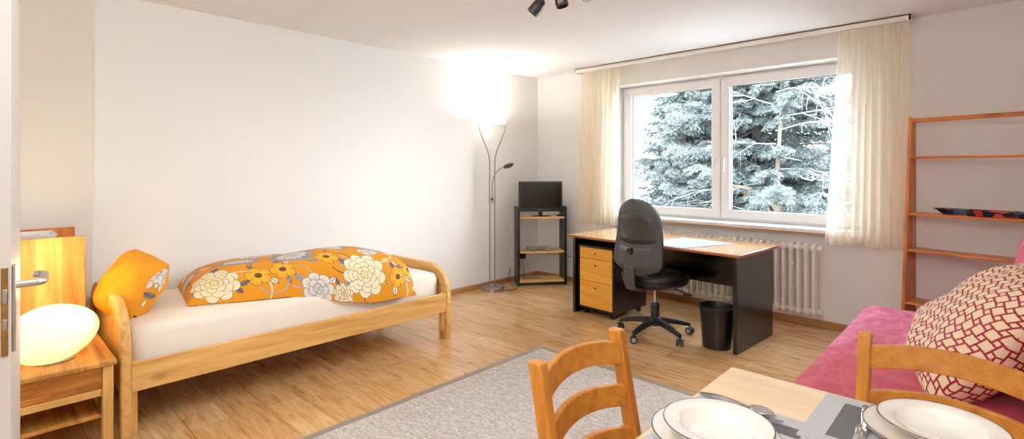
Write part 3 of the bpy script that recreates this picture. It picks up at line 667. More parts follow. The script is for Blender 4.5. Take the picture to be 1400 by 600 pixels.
# back shell: profile in x-z, tapered up, slightly curved
def back_outline(k):   # half width along height fraction 0..1
    pass
def backpad(y_off, thick, scale, name, mat, par):
    nz, nx = 36, 28; H0, H1 = .535, 1.135
    Pf = []; Pb = []
    for i in range(nz+1):
        u = i/nz; z = H0+(H1-H0)*u
        hw = .262-.012*u-.066*u*u
        # rounded corners top and bottom
        if u > .72: q = (u-.72)/.28; hw *= math.sqrt(max(0, 1-q**2.6))*.999+.001
        if u < .16: q = (.16-u)/.16; hw *= (1-.55*q**2.2)
        rf = []; rb = []
        yc = -.255-.035*math.sin((u-.25)*PI)*(-1)-.05*u
        for j in range(nx+1):
            v = -1+2*j/nx; x = hw*scale*v
            bowl = .055*(v*v)          # wraps toward the sitter at the sides
            zz = (H0+H1)/2+(z-(H0+H1)/2)*scale
            ed = (1-abs(v)**5)*(1-abs(2*u-1)**9)
            rf.append((x, yc+bowl+y_off+thick*(.35+.65*ed), zz)); rb.append((x, yc+bowl+y_off-.004*ed, zz))
        Pf.append(rf); Pb.append(rb)
    m = MB(); m.grid(Pf); m.grid(Pb)
    # rim
    ring_f = [Pf[i][0] for i in range(nz+1)]+[Pf[nz][j] for j in range(1, nx+1)]+[Pf[i][nx] for i in range(nz-1, -1, -1)]+[Pf[0][j] for j in range(nx-1, 0, -1)]
    ring_b = [Pb[i][0] for i in range(nz+1)]+[Pb[nz][j] for j in range(1, nx+1)]+[Pb[i][nx] for i in range(nz-1, -1, -1)]+[Pb[0][j] for j in range(nx-1, 0, -1)]
    n = len(ring_f); m.add(ring_f+ring_b, [(k, (k+1) % n, n+(k+1) % n, n+k) for k in range(n)])
    return m.build(name, mat, par, smooth=50), Pb
bs, Pb = backpad(0, .022, 1.0, 'back_shell', 'grey_plastic', oc)
backpad(.018, .045, .965, 'back_cushion', 'leather', oc)
# raised upper pad and lower moulding on the rear of the shell
def shell_pt(u, v, off):
    i = min(35, max(0, int(u*36))); j = min(27, max(0, int((v+1)/2*28))); a = Vector(Pb[i][j]); b = Vector(Pb[i+1][j]); c = Vector(Pb[i][j+1]); fu = u*36-i; fv = (v+1)/2*28-j
    p = a+(b-a)*fu+(c-a)*fv; return (p.x, p.y-off, p.z)
pad = MB(); G = []
for i in range(17):
    q = i/16; row = []
    for j in range(25):
        v = -.86+1.72*j/24; lo = .395+.045*(1-(v/.86)**2)*-1+.045; hi = .74+.05*(1-(v/.86)**2); u = lo+(hi-lo)*q
        row.append(shell_pt(u, v, .016*min(1, 8*min(q, 1-q))*min(1, 8*min(j/24, 1-j/24))+.001))
    G.append(row)
pad.grid(G); pad.build('rear_pad', 'darkgrey', bs, smooth=60, fix=False)
lowp = MB(); G = []
for i in range(17):
    q = i/16; row = []
    for j in range(25):
        hwv = .80-.42*q**1.6 if False else .62+.12*q; v = -hwv+2*hwv*j/24; hi = .39-.045*(1-(v/.8)**2); u = .06+(hi-.06)*q
        row.append(shell_pt(u, v, .015*min(1, 8*min(q, 1-q))*min(1, 8*min(j/24, 1-j/24))+.001))
    G.append(row)
lowp.grid(G); lowp.build('rear_moulding', 'grey_plastic', bs, smooth=60, fix=False)
p0 = shell_pt(.30, 0, 0); kn = MB(); kn.lathe([(.030, 0), (.030, .022), (.026, .028), (.012, .028), (.010, .022), (.002, .022)], 20, mat=Matrix.Translation((p0[0], p0[1]-.004, p0[2])) @ Matrix.Rotation(R(90), 4, 'X')); kn.build('height_knob', 'black', oc, smooth=40)
# back support bar from under the seat
bar = rect_sweep([(0, -.03, .408), (0, -.20, .405), (0, -.275, .42), (0, -.296, .47), (0, -.292, .60)], [(1, 0, 0)]*5, [(0, 0, 1), (0, .1, 1), (0, .7, .7), (0, 1, 0.1), (0, 1, 0)], .105, .026)
MB().strip(bar).build('back_bar', 'grey_plastic', oc, bevel=.008)

# ------------------------------------------------------------------ radiator
rad = thing('radiator', 'long cream sectional radiator on the wall under the window', 'radiator', (-1.145, 4.985, 0))
def section():
    m = MB()
    for y in (-.045, 0, .045):
        m.tube([(0, y, .15), (0, y, .66)], .0125, 8)
    for z0, z1 in ((.115, .165), (.655, .725)):
        m.strip([[(p[0], p[1], p[2]) for p in rsect(.011, .058, z0, 16)], rsect(.020, .064, z0+.008, 16), rsect(.020, .064, z1-.014, 16), rsect(.014, .054, z1-.003, 16), rsect(.004, .03, z1, 16)])
    m.cyl((-.03, 0, .14), (.03, 0, .14), .020, 12); m.cyl((-.03, 0, .685), (.03, 0, .685), .020, 12)
    return m
s0 = section().build('section', 'rad', rad, smooth=40)
for k in range(1, 28):
    c = s0.copy(); COL.objects.link(c); c.parent = rad; c.location = (-.06*k, 0, 0)
for x in (-.33, -1.28): MB().box(x-.012, x+.012, .05, .075, .08, .72).build('bracket', 'rad', rad)
for z_ in (.14, .685): MB().cyl((.03, 0, z_), (.052, 0, z_), .026, 14).build('end_plug', 'rad', rad, smooth=40)
MB().cyl((-.165, -.02, .545), (-.165, -.06, .545), .013, 12).build('vent_valve', 'rad', rad, smooth=40) 

# ------------------------------------------------------------------ curtains
def curtain(name, xt0, xt1, xb0, xb1, folds, seed, label, ztop=2.494, zb=.745):
    na, nb = 60, 520; rg = np.random.default_rng(seed)
    q = np.linspace(0, 1, na)[:, None]; s = np.linspace(0, 1, nb)[None]
    ph = np.cumsum(rg.uniform(.6, 1.4, folds)); ph = np.interp(s[0], np.linspace(0, 1, folds+1), np.concatenate([[0], ph/ph[-1]*folds]))
    amp = np.interp(s[0], np.linspace(0, 1, 9), rg.uniform(.6, 1.25, 9))
    X = (xt0+(xt1-xt0)*s)*(1-q)+(xb0+(xb1-xb0)*s)*q
    w = np.sin(2*PI*ph)[None]*amp[None]; w2 = np.sin(2*PI*ph*2.3+1)[None]*.35
    Y = 4.905+.030*(w*(.45+.55*q)+w2*(1-q)**2)+.008*np.sin(3*q+s*9)
    X = X+.012*np.cos(2*PI*ph)[None]*amp[None]*(1-.4*q)
    Z = ztop+(zb-ztop)*q+0*s - q**3*.012*np.sin(s*14)
    o = fast_mesh(name, np.dstack([X, Y, Z]).reshape(-1, 3), gridfaces(na, nb), 'curtain'); tag(o, label, 'curtain'); return o
curtain('curtain', -3.56, -3.03, -3.63, -3.07, 9, 3, 'cream sheer curtain hanging on the left side of the window')
curtain('curtain', -.965, -.50, -1.06, -.465, 9, 8, 'cream sheer curtain hanging beside the leaning wooden shelf unit')

# ------------------------------------------------------------------ shelf unit at the right
BS = R(-12.9)
bk = thing('shelf_unit', 'tall open wooden shelf unit with slanted sides against the window wall', 'shelf', (-.475, 4.955, 0), BS)
# local: x right, y back(0) to front (negative)
BL_ = .74
def fy(z): return -.085-.165*max(0, (1.76-z))/1.76
for x in (0, BL_):
    MB().prism([(fy(0), 0), (0, 0), (0, 1.745), (fy(1.76), 1.765)], 0, x, x+.022).build('side_panel', 'shelf_z', bk, bevel=.003)
MB().tube([(.02, fy(1.73)+.02, 1.735), (BL_, fy(1.73)+.02, 1.735)], .016, 12).build('top_rail', 'shelf_x', bk)
for z in (1.447, 1.025, .757, .372, .06):
    sh_ = MB().box(.022, BL_, fy(z)+.004, -.004, z, z+.018).build('shelf', 'shelf_x', bk, bevel=.004)
def bkp(lx, ly, z): return (-.475+lx*math.cos(BS)-ly*math.sin(BS), 4.955+lx*math.sin(BS)+ly*math.cos(BS), z)
ft = MB(); a_, b_ = .30, .075
def oval(rx, ry, z): return [(rx*math.cos(2*PI*k/40), ry*math.sin(2*PI*k/40), z) for k in range(40)]
ft.strip([oval(.235, .048, 0), oval(.255, .055, .010), oval(.285, .068, .034), oval(.30, .074, .040), oval(.298, .072, .043), oval(.275, .062, .036), oval(.235, .046, .006), oval(.01, .01, .005)])
fto = ft.build('serving_tray', 'tray', None, smooth=40); fto.location = bkp(.45, -.082, 1.0435); fto.rotation_euler = (0, 0, BS); tag(fto, 'dark oval tray painted with red flowers on the wooden shelf unit', 'tray')

# ------------------------------------------------------------------ sofa bed with pink throw
sf = thing('sofa_bed', 'low sofa bed covered in a crushed pink and red throw', 'sofa', (0, 0, 0))
def soft_box(x0, x1, y0, y1, z0, z1, r=.05, seed=1, amp=.006, n=70, m_=130):
    u = np.linspace(-1, 1, n)[:, None]*np.ones((1, m_)); v = np.ones((n, 1))*np.linspace(-1, 1, m_)[None]
    # top surface with falling edges down to z0
    eu, ev = np.clip((np.abs(u)-.9)/.1, 0, 1), np.clip((np.abs(v)-.94)/.06, 0, 1)
    su = np.sign(u)*np.minimum(np.abs(u), .9)/.9; sv = np.sign(v)*np.minimum(np.abs(v), .94)/.94
    hx, hy = (x1-x0)/2, (y1-y0)/2; e = np.maximum(eu, ev)
    x = (x0+x1)/2+su*hx-np.sign(u)*(r*(1-np.minimum(1, eu*3))**2*(np.abs(su)**8)) ; y = (y0+y1)/2+sv*hy-np.sign(v)*(r*(1-np.minimum(1, ev*3))**2*(np.abs(sv)**12))
    z = z1-(z1-z0)*np.clip((e-.05)/.95, 0, 1)**.9-r*.5*np.clip(np.abs(su)**10+np.abs(sv)**14, 0, 1)
    wr = fnoise(u*2, v*4, seed, 16, 3, 14)*amp
    x = x+wr*(eu > 0); y = y+wr*(ev > 0); z = z+wr*(1-e)
    return np.dstack([x, y, z]).reshape(-1, 3), gridfaces(n, m_)
V, Fq = soft_box(-.70, .36, 2.2, 4.28, .05, .455, .05, 4, .007)
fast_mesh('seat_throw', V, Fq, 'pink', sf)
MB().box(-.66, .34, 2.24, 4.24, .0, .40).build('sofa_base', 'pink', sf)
bkr = MB(); P = []
for i in range(40):
    q = i/39; y = 2.25+2.0*q; row = []
    for k in range(20):
        a = k/19
        # section: from seat level up the leaning front face, over the rounded top, down the back
        if a < .5: t_ = a/.5; x = .10+.03*t_+.025*math.sin(t_*5+q*4); z = .40+.55*t_
        elif a < .75: t_ = (a-.5)/.25*PI; x = .24-.11*math.cos(t_); z = .95+.10*math.sin(t_)
        else: t_ = (a-.75)/.25; x = .35; z = .95-.9*t_
        x += .012*math.sin(q*17+k)*(1 if a < .75 else 0); row.append((x, y, z))
    P.append(row)
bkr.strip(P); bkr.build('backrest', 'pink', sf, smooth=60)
bc = cushion('back_cushion_pink', .30, .44, .17, 60, 31, 'patch', lambda x, y, s: np.broadcast_to(np.array(lin('#cf5580')), x.shape+(3,)), 3, .012, .05)
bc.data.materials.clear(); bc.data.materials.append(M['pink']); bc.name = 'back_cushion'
bc.rotation_euler = (0, R(-76), 0); bc.location = (.135, 3.83, .80); tag(bc, 'pink cushion standing upright behind the patterned pillow on the sofa bed', 'cushion')
RED = np.array(lin('#9c2734')); CRM = np.array(lin('#ecd8b8'))
def pyth(x, y, a=.043, b=.024, lw=.0078, rot=.25):
    X = x*math.cos(rot)-y*math.sin(rot); Y = x*math.sin(rot)+y*math.cos(rot)
    X = X+.006*np.sin(Y*31); Y = Y+.006*np.sin(X*27)
    dt = a*a+b*b; i = np.floor((a*X+b*Y)/dt); j = np.floor((-b*X+a*Y)/dt); ins = np.zeros(x.shape, bool)
    for di in (-1, 0, 1):
        for dj in (-1, 0, 1):
            ox = (i+di)*a-(j+dj)*b; oy = (i+di)*b+(j+dj)*a; px, py = X-ox, Y-oy; h = lw/2
            ins |= (px > h) & (px < a-h) & (py > h) & (py < a-h); ins |= (px > a+h) & (px < a+b-h) & (py > h) & (py < b-h)
    return ins
def patch_paint(x, y, s):
    m = pyth(x, y); c = np.where(m[..., None], CRM, RED); return c
def sagbig(u, v, x, y, prof):
    # heavier, slumped lower half
    return x, y, prof*(1.0+.28*np.clip(-u, -1, 1))
pp = cushion('pillow', .33, .45, .32, 430, 41, 'patch', patch_paint, 2.6, .022, .05, sagbig, rnd=.12)
pp.rotation_euler = (Matrix.Rotation(R(6), 3, 'Z') @ Matrix.Rotation(R(-52), 3, 'Y')).to_euler(); pp.location = (-.05, 3.03, .68)
tag(pp, 'big red and cream squared pillow slumped on the pink sofa bed', 'pillow')

# ------------------------------------------------------------------ dining table and chairs
tb = thing('dining_table', 'pale birch dining table laid with plates and placemats', 'table', (0, 0, 0))
TX0, TX1, TY0, TY1 = -.615, .50, .72, 1.66
MB().box(TX0, TX1, TY0, TY1, .716, .74).build('table_top', 'table_x', tb, bevel=.003)
for x in (TX0+.03, TX1-.085):
    for y in (TY0+.03, TY1-.085): MB().box(x, x+.055, y, y+.055, 0.0, .716).build('leg', 'table_z', tb, bevel=.004)
ap = MB(); ap.box(TX0+.085, TX1-.085, TY0+.045, TY0+.063, .635, .716); ap.box(TX0+.085, TX1-.085, TY1-.063, TY1-.045, .635, .716); ap.box(TX0+.045, TX0+.063, TY0+.085, TY1-.085, .635, .716); ap.box(TX1-.063, TX1-.045, TY0+.085, TY1-.085, .635, .716); ap.build('apron', 'table_x', tb)

def dining_chair(label, loc, rotz):
    """local: +y is the facing direction, back posts at -y; width along x"""
    t = thing('dining_chair', label, 'chair', loc, rotz)
    W = .190
    def post_y(z): return -.205-(0 if z < .44 else (z-.44)*.19)+(0 if z > .44 else (.44-z)*-.10)
    for sx in (-1, 1):
        zs = [0, .2, .40, .46, .55, .65, .75, .84, .868]
        secs = rect_sweep([(sx*W, post_y(z), z) for z in zs], [(1, 0, 0)]*len(zs), [(0, 1, 0)]*len(zs), .034, .044)
        MB().strip(secs).build('back_leg', 'chair_z', t, bevel=.006, seg=3)
        secs = rect_sweep([(sx*W, .19, 0), (sx*W, .185, .43)], [(1, 0, 0)]*2, [(0, 1, 0)]*2, .036, .036); MB().strip(secs).build('front_leg', 'chair_z', t, bevel=.005)
    for zc, hh in ((.800, .066), (.675, .062), (.555, .060)):
        pts = []; n = 15; wv = []; hv = []
        for k in range(n):
            v = -1+2*k/(n-1); x = v*(W-.012); bow = .042*(1-v*v); z = zc+.016*(1-v*v)
            pts.append((x, post_y(zc)-bow+.004, z)); d = Vector((1, .042*2*v/(W), 0)).normalized(); wv.append((-d.y, d.x, 0)); hv.append((0, -.18, 1))
        MB().strip(rect_sweep(pts, wv, hv, .018, hh)).build('back_slat', 'chair_y', t, bevel=.003)
    s_ = MB().prism([(-.20, -.19), (.20, -.19), (.215, .20), (.19, .215), (-.19, .215), (-.215, .20)], 2, .43, .452); s_.build('seat', 'chair_y', t, bevel=.006)
    for y in (-.20, .185): MB().box(-W+.017, W-.017, y-.009, y+.009, .375, .43).build('seat_rail', 'chair_y', t)
    for sx in (-1, 1): MB().box(sx*W-.009, sx*W+.009, -.205, .185, .375, .43).build('seat_rail', 'chair_y', t)
    for sx in (-1, 1): MB().box(sx*W-.008, sx*W+.008, -.22, .185, .18, .21).build('stretcher', 'chair_y', t, bevel=.003)
    MB().box(-W, W, -.008, .008, .185, .205).build('stretcher', 'chair_y', t, bevel=.003)
    return t
dining_chair('wooden ladder back dining chair at the left edge of the table, standing on the rug', (-.585, 1.200, .0), R(-90))
dining_chair('wooden ladder back dining chair between the table and the pink sofa bed', (-.106, 1.600, .0), R(180))

# ------------------------------------------------------------------ table setting
ZT = .74
def placemat(cx, cy, hx, hy, rz, label):
    t = thing('placemat', label, 'placemat', (cx, cy, ZT+.0003), rz, None)
    MB().box(-hx, hx, -hy, hy, 0, .0018).build('mat', 'placemat', t)
    m = MB()
    for x0, x1 in ((-hx+.05, -hx+.10), (-hx+.15, -hx+.20), (hx-.20, hx-.15), (hx-.10, hx-.05)):
        m.box(x0, x1, -hy+.045, hy-.045, .0015, .0022)
    m.build('dark_bands', 'placedark', t)
    return t
placemat(-.445, 1.19, .225, .155, R(90), 'grey striped placemat under the plates nearest the left table edge')
pm2 = placemat(-.118, 1.49, .228, .155, 0, 'grey banded placemat at the far side of the table, before the sofa')
pm2.location.z += .002
def dinner_plate(x, y, z, label):
    t = thing('dinner_plate', label, 'plate', (x, y, z), 0, None)
    MB().lathe([(.075, 0), (.085, .003), (.138, .018), (.142, .021), (.141, .023), (.136, .022), (.088, .008), (.001, .006)], 64).build('plate_body', 'china', t, smooth=60)
    MB().lathe([(.1412, .0212), (.1418, .0222), (.1412, .0236), (.1388, .0236)], 64, caps=False).build('rim_line', 'rim', t, smooth=60)
def soup_plate(x, y, z, label):
    t = thing('soup_plate', label, 'plate', (x, y, z), 0, None)
    MB().lathe([(.050, 0), (.056, .003), (.082, .026), (.090, .032), (.117, .034), (.120, .0355), (.119, .0375), (.115, .0372), (.0875, .0352), (.0845, .0335), (.0775, .018), (.068, .009), (.056, .006), (.001, .005)], 64).build('plate_body', 'china', t, smooth=26)
    MB().lathe([(.1192, .0355), (.1204, .0368), (.1196, .0382), (.1174, .0382)], 64, caps=False).build('rim_line', 'rim', t, smooth=60)
dinner_plate(-.475, 1.178, ZT+.0028, 'white dinner plate under the soup plate near the left table edge')
soup_plate(-.468, 1.176, ZT+.0118, 'deep white soup plate stacked on the plate near the left table edge')
dinner_plate(-.102, 1.518, ZT+.0048, 'white dinner plate under the soup plate near the sofa side')
soup_plate(-.095, 1.522, ZT+.0138, 'deep white soup plate stacked on the plate near the sofa side')
def cut_handle(m, L, w0, w1, z0, th):
    secs = []
    for k in range(13):
        u = k/12; w_ = w1+(w0-w1)*(1-u)**1.3; w_ *= min(1, .35+6*u) if u < .12 else 1; x = L*u; zz = z0+.004+.008*math.sin(PI*u)
        secs.append([(x, -w_/2, zz), (x, 0, zz-th*.35), (x, w_/2, zz), (x, 0, zz+th)])
    m.strip(secs)
def spoon(label, loc, rz, group=None):
    t = thing('spoon', label, 'spoon', loc, rz, group); m = MB(); cut_handle(m, .135, .019, .007, 0, .004); m.build('handle', 'darksteel', t, smooth=50)
    b = MB(); P = []
    for i in range(13):
        u = i/12; x = .128+.066*u; hw = .0225*math.sin(PI*min(.999, (u*.93+.07)))**.62; row = []
        for j in range(9):
            v = -1+2*j/8; row.append((x, hw*v, .006+.008*(v*v)*(math.sin(PI*u))**.5+.004*abs(2*u-1)**2-.0035))
        P.append(row)
    b.grid(P); ob = b.build('bowl', 'chrome', t, smooth=80); so = ob.modifiers.new('thick', 'SOLIDIFY'); so.thickness = .0012
    return t
def fork(label, loc, rz, group=None):
    t = thing('fork', label, 'fork', loc, rz, group); m = MB(); cut_handle(m, .13, .017, .007, 0, .0035); m.build('handle', 'chrome', t, smooth=50)
    h = MB(); h.strip([[(.125, -.004, .003), (.125, .004, .003), (.125, .004, .0055), (.125, -.004, .0055)], [(.14, -.012, .003), (.14, .012, .003), (.14, .012, .005), (.14, -.012, .005)], [(.152, -.0125, .002), (.152, .0125, .002), (.152, .0125, .004), (.152, -.0125, .004)]])
    for k in range(4):
        y = -.0108+.0072*k; h.strip([[(.151, y-.0017, .002), (.151, y+.0017, .002), (.151, y+.0017, .004), (.151, y-.0017, .004)], [(.18, y-.0017, .0035), (.18, y+.0017, .0035), (.18, y+.0017, .0055), (.18, y-.0017, .0055)], [(.195, y-.0006, .007), (.195, y+.0006, .007), (.195, y+.0006, .008), (.195, y-.0006, .008)]])
    h.build('tines', 'chrome', t, smooth=40); return t
def knife(label, loc, rz, group=None):
    t = thing('knife', label, 'knife', loc, rz, group); m = MB(); cut_handle(m, .105, .018, .013, 0, .005); m.build('handle', 'chrome', t, smooth=50)
    h = MB(); h.prism([(.10, -.006), (.20, -.009), (.213, -.002), (.205, .007), (.10, .006)], 2, .004, .0055); h.build('blade', 'chrome', t); return t
spoon('steel spoon lying on the placemat behind the soup plate near the left table edge', (-.602, 1.388, ZT+.003), R(0))
fork('steel fork lying beside the spoon, half under the dinner plate near the left edge', (-.575, 1.352, ZT+.003), R(2))
fork('steel fork left of the plates on the placemat before the sofa', (-.252, 1.612, ZT+.005), R(-84))
knife('steel knife next to the fork left of the plates before the sofa', (-.232, 1.560, ZT+.005), R(-88))

# ------------------------------------------------------------------ ceiling spots
cs = thing('ceiling_spotlight', 'dark ceiling spotlight bar with swivel lamp heads above the room', 'spotlight', (-1.95, 2.25, ZC))
MB().box(-.36, .36, -.02, .02, -.03, 0, Matrix.Rotation(R(40), 4, 'Z')).build('bar', 'plaster_dark', cs, bevel=.004)
def spot_head(px, py, pz, d, nm='lamp_head'):
    d = Vector(d).normalized(); rot = d.to_track_quat('Z', 'Y').to_matrix().to_4x4(); mt = Matrix.Translation((px, py, pz)) @ rot
    h = MB().lathe([(.006, -.052), (.022, -.046), (.032, -.028), (.036, 0), (.036, .05), (.033, .05), (.030, .02), (.002, .018)], 28, mat=mt); ho = h.build(nm, 'plaster_dark', cs, smooth=40)
    a = MB()
    for k in range(3):
        for j in range(2): a.box(-.0375, -.0355, -.012+.011*k, -.004+.011*k, .018+.012*j, .026+.012*j, mt)
    a.box(-.012, .012, -.0372, -.0355, .018, .034, mt); a.build('vent_slots', 'spotaccent', ho)
    s_ = MB().tube([(px, py, pz+.01), (px+.004, py, pz+.07), (px+.004, py, -.02)], .006, 8).build('stem', 'plaster_dark', ho)
    bl = MB().lathe([(.001, .022), (.027, .024), (.027, .03), (.001, .032)], 20, mat=mt)
    return ho, bl, d
def spot_at(x, y, z, d, lit):
    ho, bl, dd = spot_head(x-(-1.95), y-2.25, z-ZC, d); bl.build('bulb', M['bulb'] if lit else 'silver', ho)
spot_at(-1.945, 2.255, 2.318, (-.55, -.35, -.75), False)
spot_at(-1.815, 2.305, 2.348, (.25, .10, -.95), False)
spot_at(-1.715, 2.435, 2.386, (.3, -.75, -.55), True)

# ------------------------------------------------------------------ outdoors
g = MB().box(-30, 30, 5.6, 40, -1.45, -1.4); o = struct('ground', g, 'snow')
hb = thing('neighbour_house', 'white rendered house across the garden seen through the left pane', 'house', (0, 0, 0))
hw = MB(); hw.box(-16, -5.6, 15.0, 18, -1.4, 7.2); hw.build('house_wall', 'render', hb)
wn = MB().box(-8.25, -7.75, 14.95, 15.02, .98, 1.36).build('window', 'pvc', hb); MB().box(-8.2, -7.8, 14.93, 14.96, 1.03, 1.31).build('window_pane', 'silver', wn)
MB().prism([(14.6, 7.2), (18.4, 7.2), (16.5, 9.2)], 0, -16.4, -5.2).build('roof', 'bark', hb)

def needle_cloud(segs, rg, per=26, nl=.04, nw=.0045):
    """segs: (n,2,3) twig segments -> needle triangles"""
    A = segs[:, 0]; B = segs[:, 1]; n = len(A); d = B-A; L = np.linalg.norm(d, axis=1, keepdims=True)+1e-9; d = d/L
    up = np.array([0, 0, 1.0]); a = np.cross(d, up); a /= np.linalg.norm(a, axis=1, keepdims=True)+1e-6; b = np.cross(d, a)
    k = per; t = rg.random((n, k)); ph = rg.random((n, k))*2*PI; spread = rg.uniform(.5, 1.0, (n, k))
    base = A[:, None]+(d*L)[:, None]*t[..., None]
    rad = a[:, None]*np.cos(ph)[..., None]+b[:, None]*np.sin(ph)[..., None]
    dirn = d[:, None]*.75+rad*spread[..., None]; dirn /= np.linalg.norm(dirn, axis=2, keepdims=True)
    ln = nl*rg.uniform(.7, 1.2, (n, k))
    side = np.cross(dirn, rg.normal(size=(n, k, 3))); side /= np.linalg.norm(side, axis=2, keepdims=True)+1e-6
    p0 = base-side*nw/2; p1 = base+side*nw/2; p2 = base+dirn*ln[..., None]
    V = np.stack([p0, p1, p2], 2).reshape(-1, 3); return V, t.ravel()
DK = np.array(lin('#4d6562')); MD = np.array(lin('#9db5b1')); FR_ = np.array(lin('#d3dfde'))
def spruce(name, label, x, y, z0, h, rbase, seed, zlo, zhi, span, trunk_r, mat='bark', blen=2.4, azlim=None, dens=1.0, droop=.55):
    rg = np.random.default_rng(seed); rd = random.Random(seed)
    t = thing(name, label, 'tree', (x, y, z0), 0, None)
    m = MB(); m.tube([(rd.uniform(-.03, .03)*k*.4, rd.uniform(-.03, .03)*k*.4, h*k/10) for k in range(11)], [trunk_r*(1-.085*k) for k in range(11)], 14); m.build('trunk', mat, t, smooth=60)
    br = MB(); segs = []; frost = []
    z = zlo
    while z < h-.2:
        inview = z < zhi
        nb = int((7 if inview else 4)*dens+.5)
        for k in range(max(3, nb)):
            az = rd.uniform(0, 2*PI)
            if azlim and inview and rd.random() < .85: az = rd.uniform(*rd.choice(azlim))
            L = blen*1.12*max(.12, (1-z/h))**.7*rd.uniform(.7, 1.1); ca, sa = math.cos(az), math.sin(az); N = 12; pts = []
            dr_ = droop*rd.uniform(.6, 1.3)
            for q in range(N+1):
                u = q/N; pts.append(np.array((ca*L*u, sa*L*u, z+L*(-.55*dr_*u+.30*dr_*u**2.2*1.2)-.02*math.sin(u*7+k))))
            br.tube([tuple(p) for p in pts], [.022*(1-.85*q/N)+.003 for q in range(N+1)], 5)
            step = .085 if inview else .22
            ns_ = max(3, int(L/step))
            for q in range(1, ns_+1):
                u = .16+.84*q/ns_; f = u*N; i = min(N-1, int(f)); p = pts[i]+(pts[i+1]-pts[i])*(f-i); d0 = pts[i+1]-pts[i]; d0 = d0/np.linalg.norm(d0)
                for sd in (-1, 1):
                    tl = rd.uniform(.16, .40)*(1.15-.7*u)*(1.5 if L > 1.5 else 1); lat = np.array((-sa, ca, 0))*sd
                    dd = d0*rd.uniform(.5, .9)+lat*rd.uniform(.5, 1.0)+np.array((0, 0, -rd.uniform(.15, .9)*droop)); dd /= np.linalg.norm(dd)
                    K = 3; pp0 = p
                    for s_ in range(K):
                        dd2 = dd+np.array((0, 0, -.18*s_)); dd2 /= np.linalg.norm(dd2); pe = pp0+dd2*tl/K; segs.append((pp0, pe)); frost.append(.25+.75*u); 
                        if s_ < 2 and inview:
                            for s2 in (-1, 1):
                                l3 = np.cross(dd2, (0, 0, 1)); e3 = dd2*.7+l3*s2*.7+np.array((0, 0, -.15)); segs.append((pe, pe+e3*tl*.38)); frost.append(.3+.7*u)
                        pp0 = pe
            segs.append((pts[-2], pts[-1])); frost.append(1)
        z += rd.uniform(.12, .2) if inview else .45
    br.build('branches', mat, t, smooth=60, fix=False)
    segs = np.array(segs); frost = np.array(frost)
    V, tt = needle_cloud(segs, rg, 20, .045, .0105)
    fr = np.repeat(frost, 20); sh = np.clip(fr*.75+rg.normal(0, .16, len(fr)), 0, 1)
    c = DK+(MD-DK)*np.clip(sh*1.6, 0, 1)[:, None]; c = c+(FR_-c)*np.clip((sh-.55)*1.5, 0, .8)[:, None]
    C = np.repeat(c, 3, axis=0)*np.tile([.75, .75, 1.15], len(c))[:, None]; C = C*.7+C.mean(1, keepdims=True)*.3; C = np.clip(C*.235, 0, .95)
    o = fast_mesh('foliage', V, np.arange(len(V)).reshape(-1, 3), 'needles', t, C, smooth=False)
    return t
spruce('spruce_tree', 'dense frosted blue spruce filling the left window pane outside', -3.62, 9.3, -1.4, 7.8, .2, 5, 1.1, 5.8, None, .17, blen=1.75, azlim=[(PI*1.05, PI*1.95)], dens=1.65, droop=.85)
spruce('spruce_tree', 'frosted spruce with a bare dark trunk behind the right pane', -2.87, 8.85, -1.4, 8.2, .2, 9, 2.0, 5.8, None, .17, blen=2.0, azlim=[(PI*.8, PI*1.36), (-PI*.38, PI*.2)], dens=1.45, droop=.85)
# pale trunk and bare frosted branches at the right
bt = thing('bare_tree', 'leafless young tree with pale trunk and frosted twigs at the right pane', 'tree', (-2.24, 8.0, -1.4))
m = MB(); m.tube([(0, 0, 0), (.02, 0, .8), (.03, .02, 1.6), (-.02, .03, 2.1), (-.10, .05, 2.45), (-.10, .07, 2.7), (-.06, .08, 3.4), (-.02, .1, 5.2)], [.12, .11, .105, .10, .07, .032, .022, .008], 12)
m.tube([(-.02, .03, 2.1), (-.2, .0, 2.38), (-.45, -.04, 2.48), (-.8, -.1, 2.55)], [.06, .045, .03, .012], 10); m.build('trunk', 'barklight', bt, smooth=60)
tw = MB(); rd = random.Random(5)
def twig(p, d, L, r, lev):
    pts = [p]; q = p.copy(); dd = d.copy()
    for k in range(6):
        dd = (dd+Vector((rd.uniform(-.16, .16), rd.uniform(-.16, .16), rd.uniform(-.16, .08)))).normalized(); q = q+dd*L/6; pts.append(q.copy())
    tw.tube(pts, [r*(1-.13*k) for k in range(7)], 5)
    if lev > 0:
        for k in range(2, 7):
            e = (dd+Vector((rd.uniform(-.9, .9), rd.uniform(-.5, .5), rd.uniform(-.6, .5)))).normalized(); twig(pts[k], e, L*rd.uniform(.4, .65), r*.55, lev-1)
for k in range(17):
    z = 2.0+k*.19; a = rd.uniform(-.7, .9) if k % 3 else rd.uniform(2.2, 3.8)
    twig(Vector((-.12, .08, z)), Vector((math.cos(a), math.sin(a)*.6-.2, rd.uniform(-.15, .4))).normalized(), rd.uniform(.7, 1.3), .011, 2)
tw.build('twigs', 'twig', bt, smooth=60, fix=False)

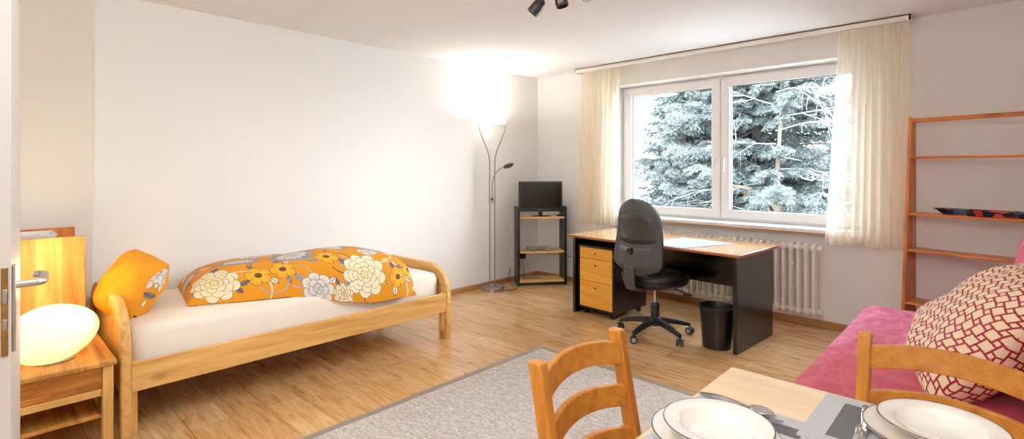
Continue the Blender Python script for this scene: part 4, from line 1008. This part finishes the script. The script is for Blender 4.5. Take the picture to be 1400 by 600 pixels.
# ------------------------------------------------------------------ light
wd = D.worlds.new('overcast'); S.world = wd; wd.use_nodes = True; nt = wd.node_tree; bgn = nt.nodes['Background']
tc = nt.nodes.new('ShaderNodeTexCoord'); sp = nt.nodes.new('ShaderNodeSeparateXYZ'); nt.links.new(tc.outputs['Generated'], sp.inputs[0])
rp = nt.nodes.new('ShaderNodeValToRGB'); nt.links.new(sp.outputs[2], rp.inputs[0]); e = rp.color_ramp.elements; e[0].position = 0; e[0].color = (.92, .96, 1, 1); e[1].position = .8; e[1].color = (.80, .89, 1, 1)
nt.links.new(rp.outputs[0], bgn.inputs[0]); bgn.inputs[1].default_value = 34.0
def lamp(kind, name, loc, energy, color, size=.1, rot=None, **kw):
    l = D.lights.new(name, kind); l.energy = energy; l.color = color; o = D.objects.new(name, l); COL.objects.link(o); o.location = loc
    if kind == 'AREA': l.size = size
    elif kind in ('POINT', 'SPOT'): l.shadow_soft_size = size
    for k, v in kw.items(): setattr(l, k, v)
    if rot: o.rotation_euler = rot
    return o
lamp('AREA', 'uplight_beam', (LX, LY, 1.925), 11, (1, .94, .85), .26, (PI, 0, 0), shape='DISK')
lamp('POINT', 'uplight_glow', (LX+.05, LY-.0, 2.12), .8, (1, .92, .8), .1)
lamp('POINT', 'egg_glow', (-3.46, .25, .84), 8, (1, .70, .28), .1)
lamp('AREA', 'rear_fill', (.05, -.75, 2.5), 56, (1, .985, .965), .9, (R(20), 0, R(40)))  # unseen area fill added behind the camera to brighten the room
lamp('AREA', 'bounce_fill', (-1.6, .6, 2.05), 48, (1, .985, .97), .8, (PI, 0, 0))  # added upward area lamp, out of view, so the ceiling returns soft fill
lamp('SPOT', 'spot_beam', (-1.70, 2.45, 2.40), 40, (1, .95, .88), .04, (R(40), 0, R(20)), spot_size=R(110), spot_blend=.6)
S.view_settings.view_transform = 'Standard'; S.view_settings.look = 'None'; S.view_settings.exposure = .05; S.view_settings.gamma = 1.06
S.cycles.max_bounces = 10; S.cycles.diffuse_bounces = 6; S.cycles.transparent_max_bounces = 24; S.cycles.use_denoising = True; S.cycles.sample_clamp_indirect = 8
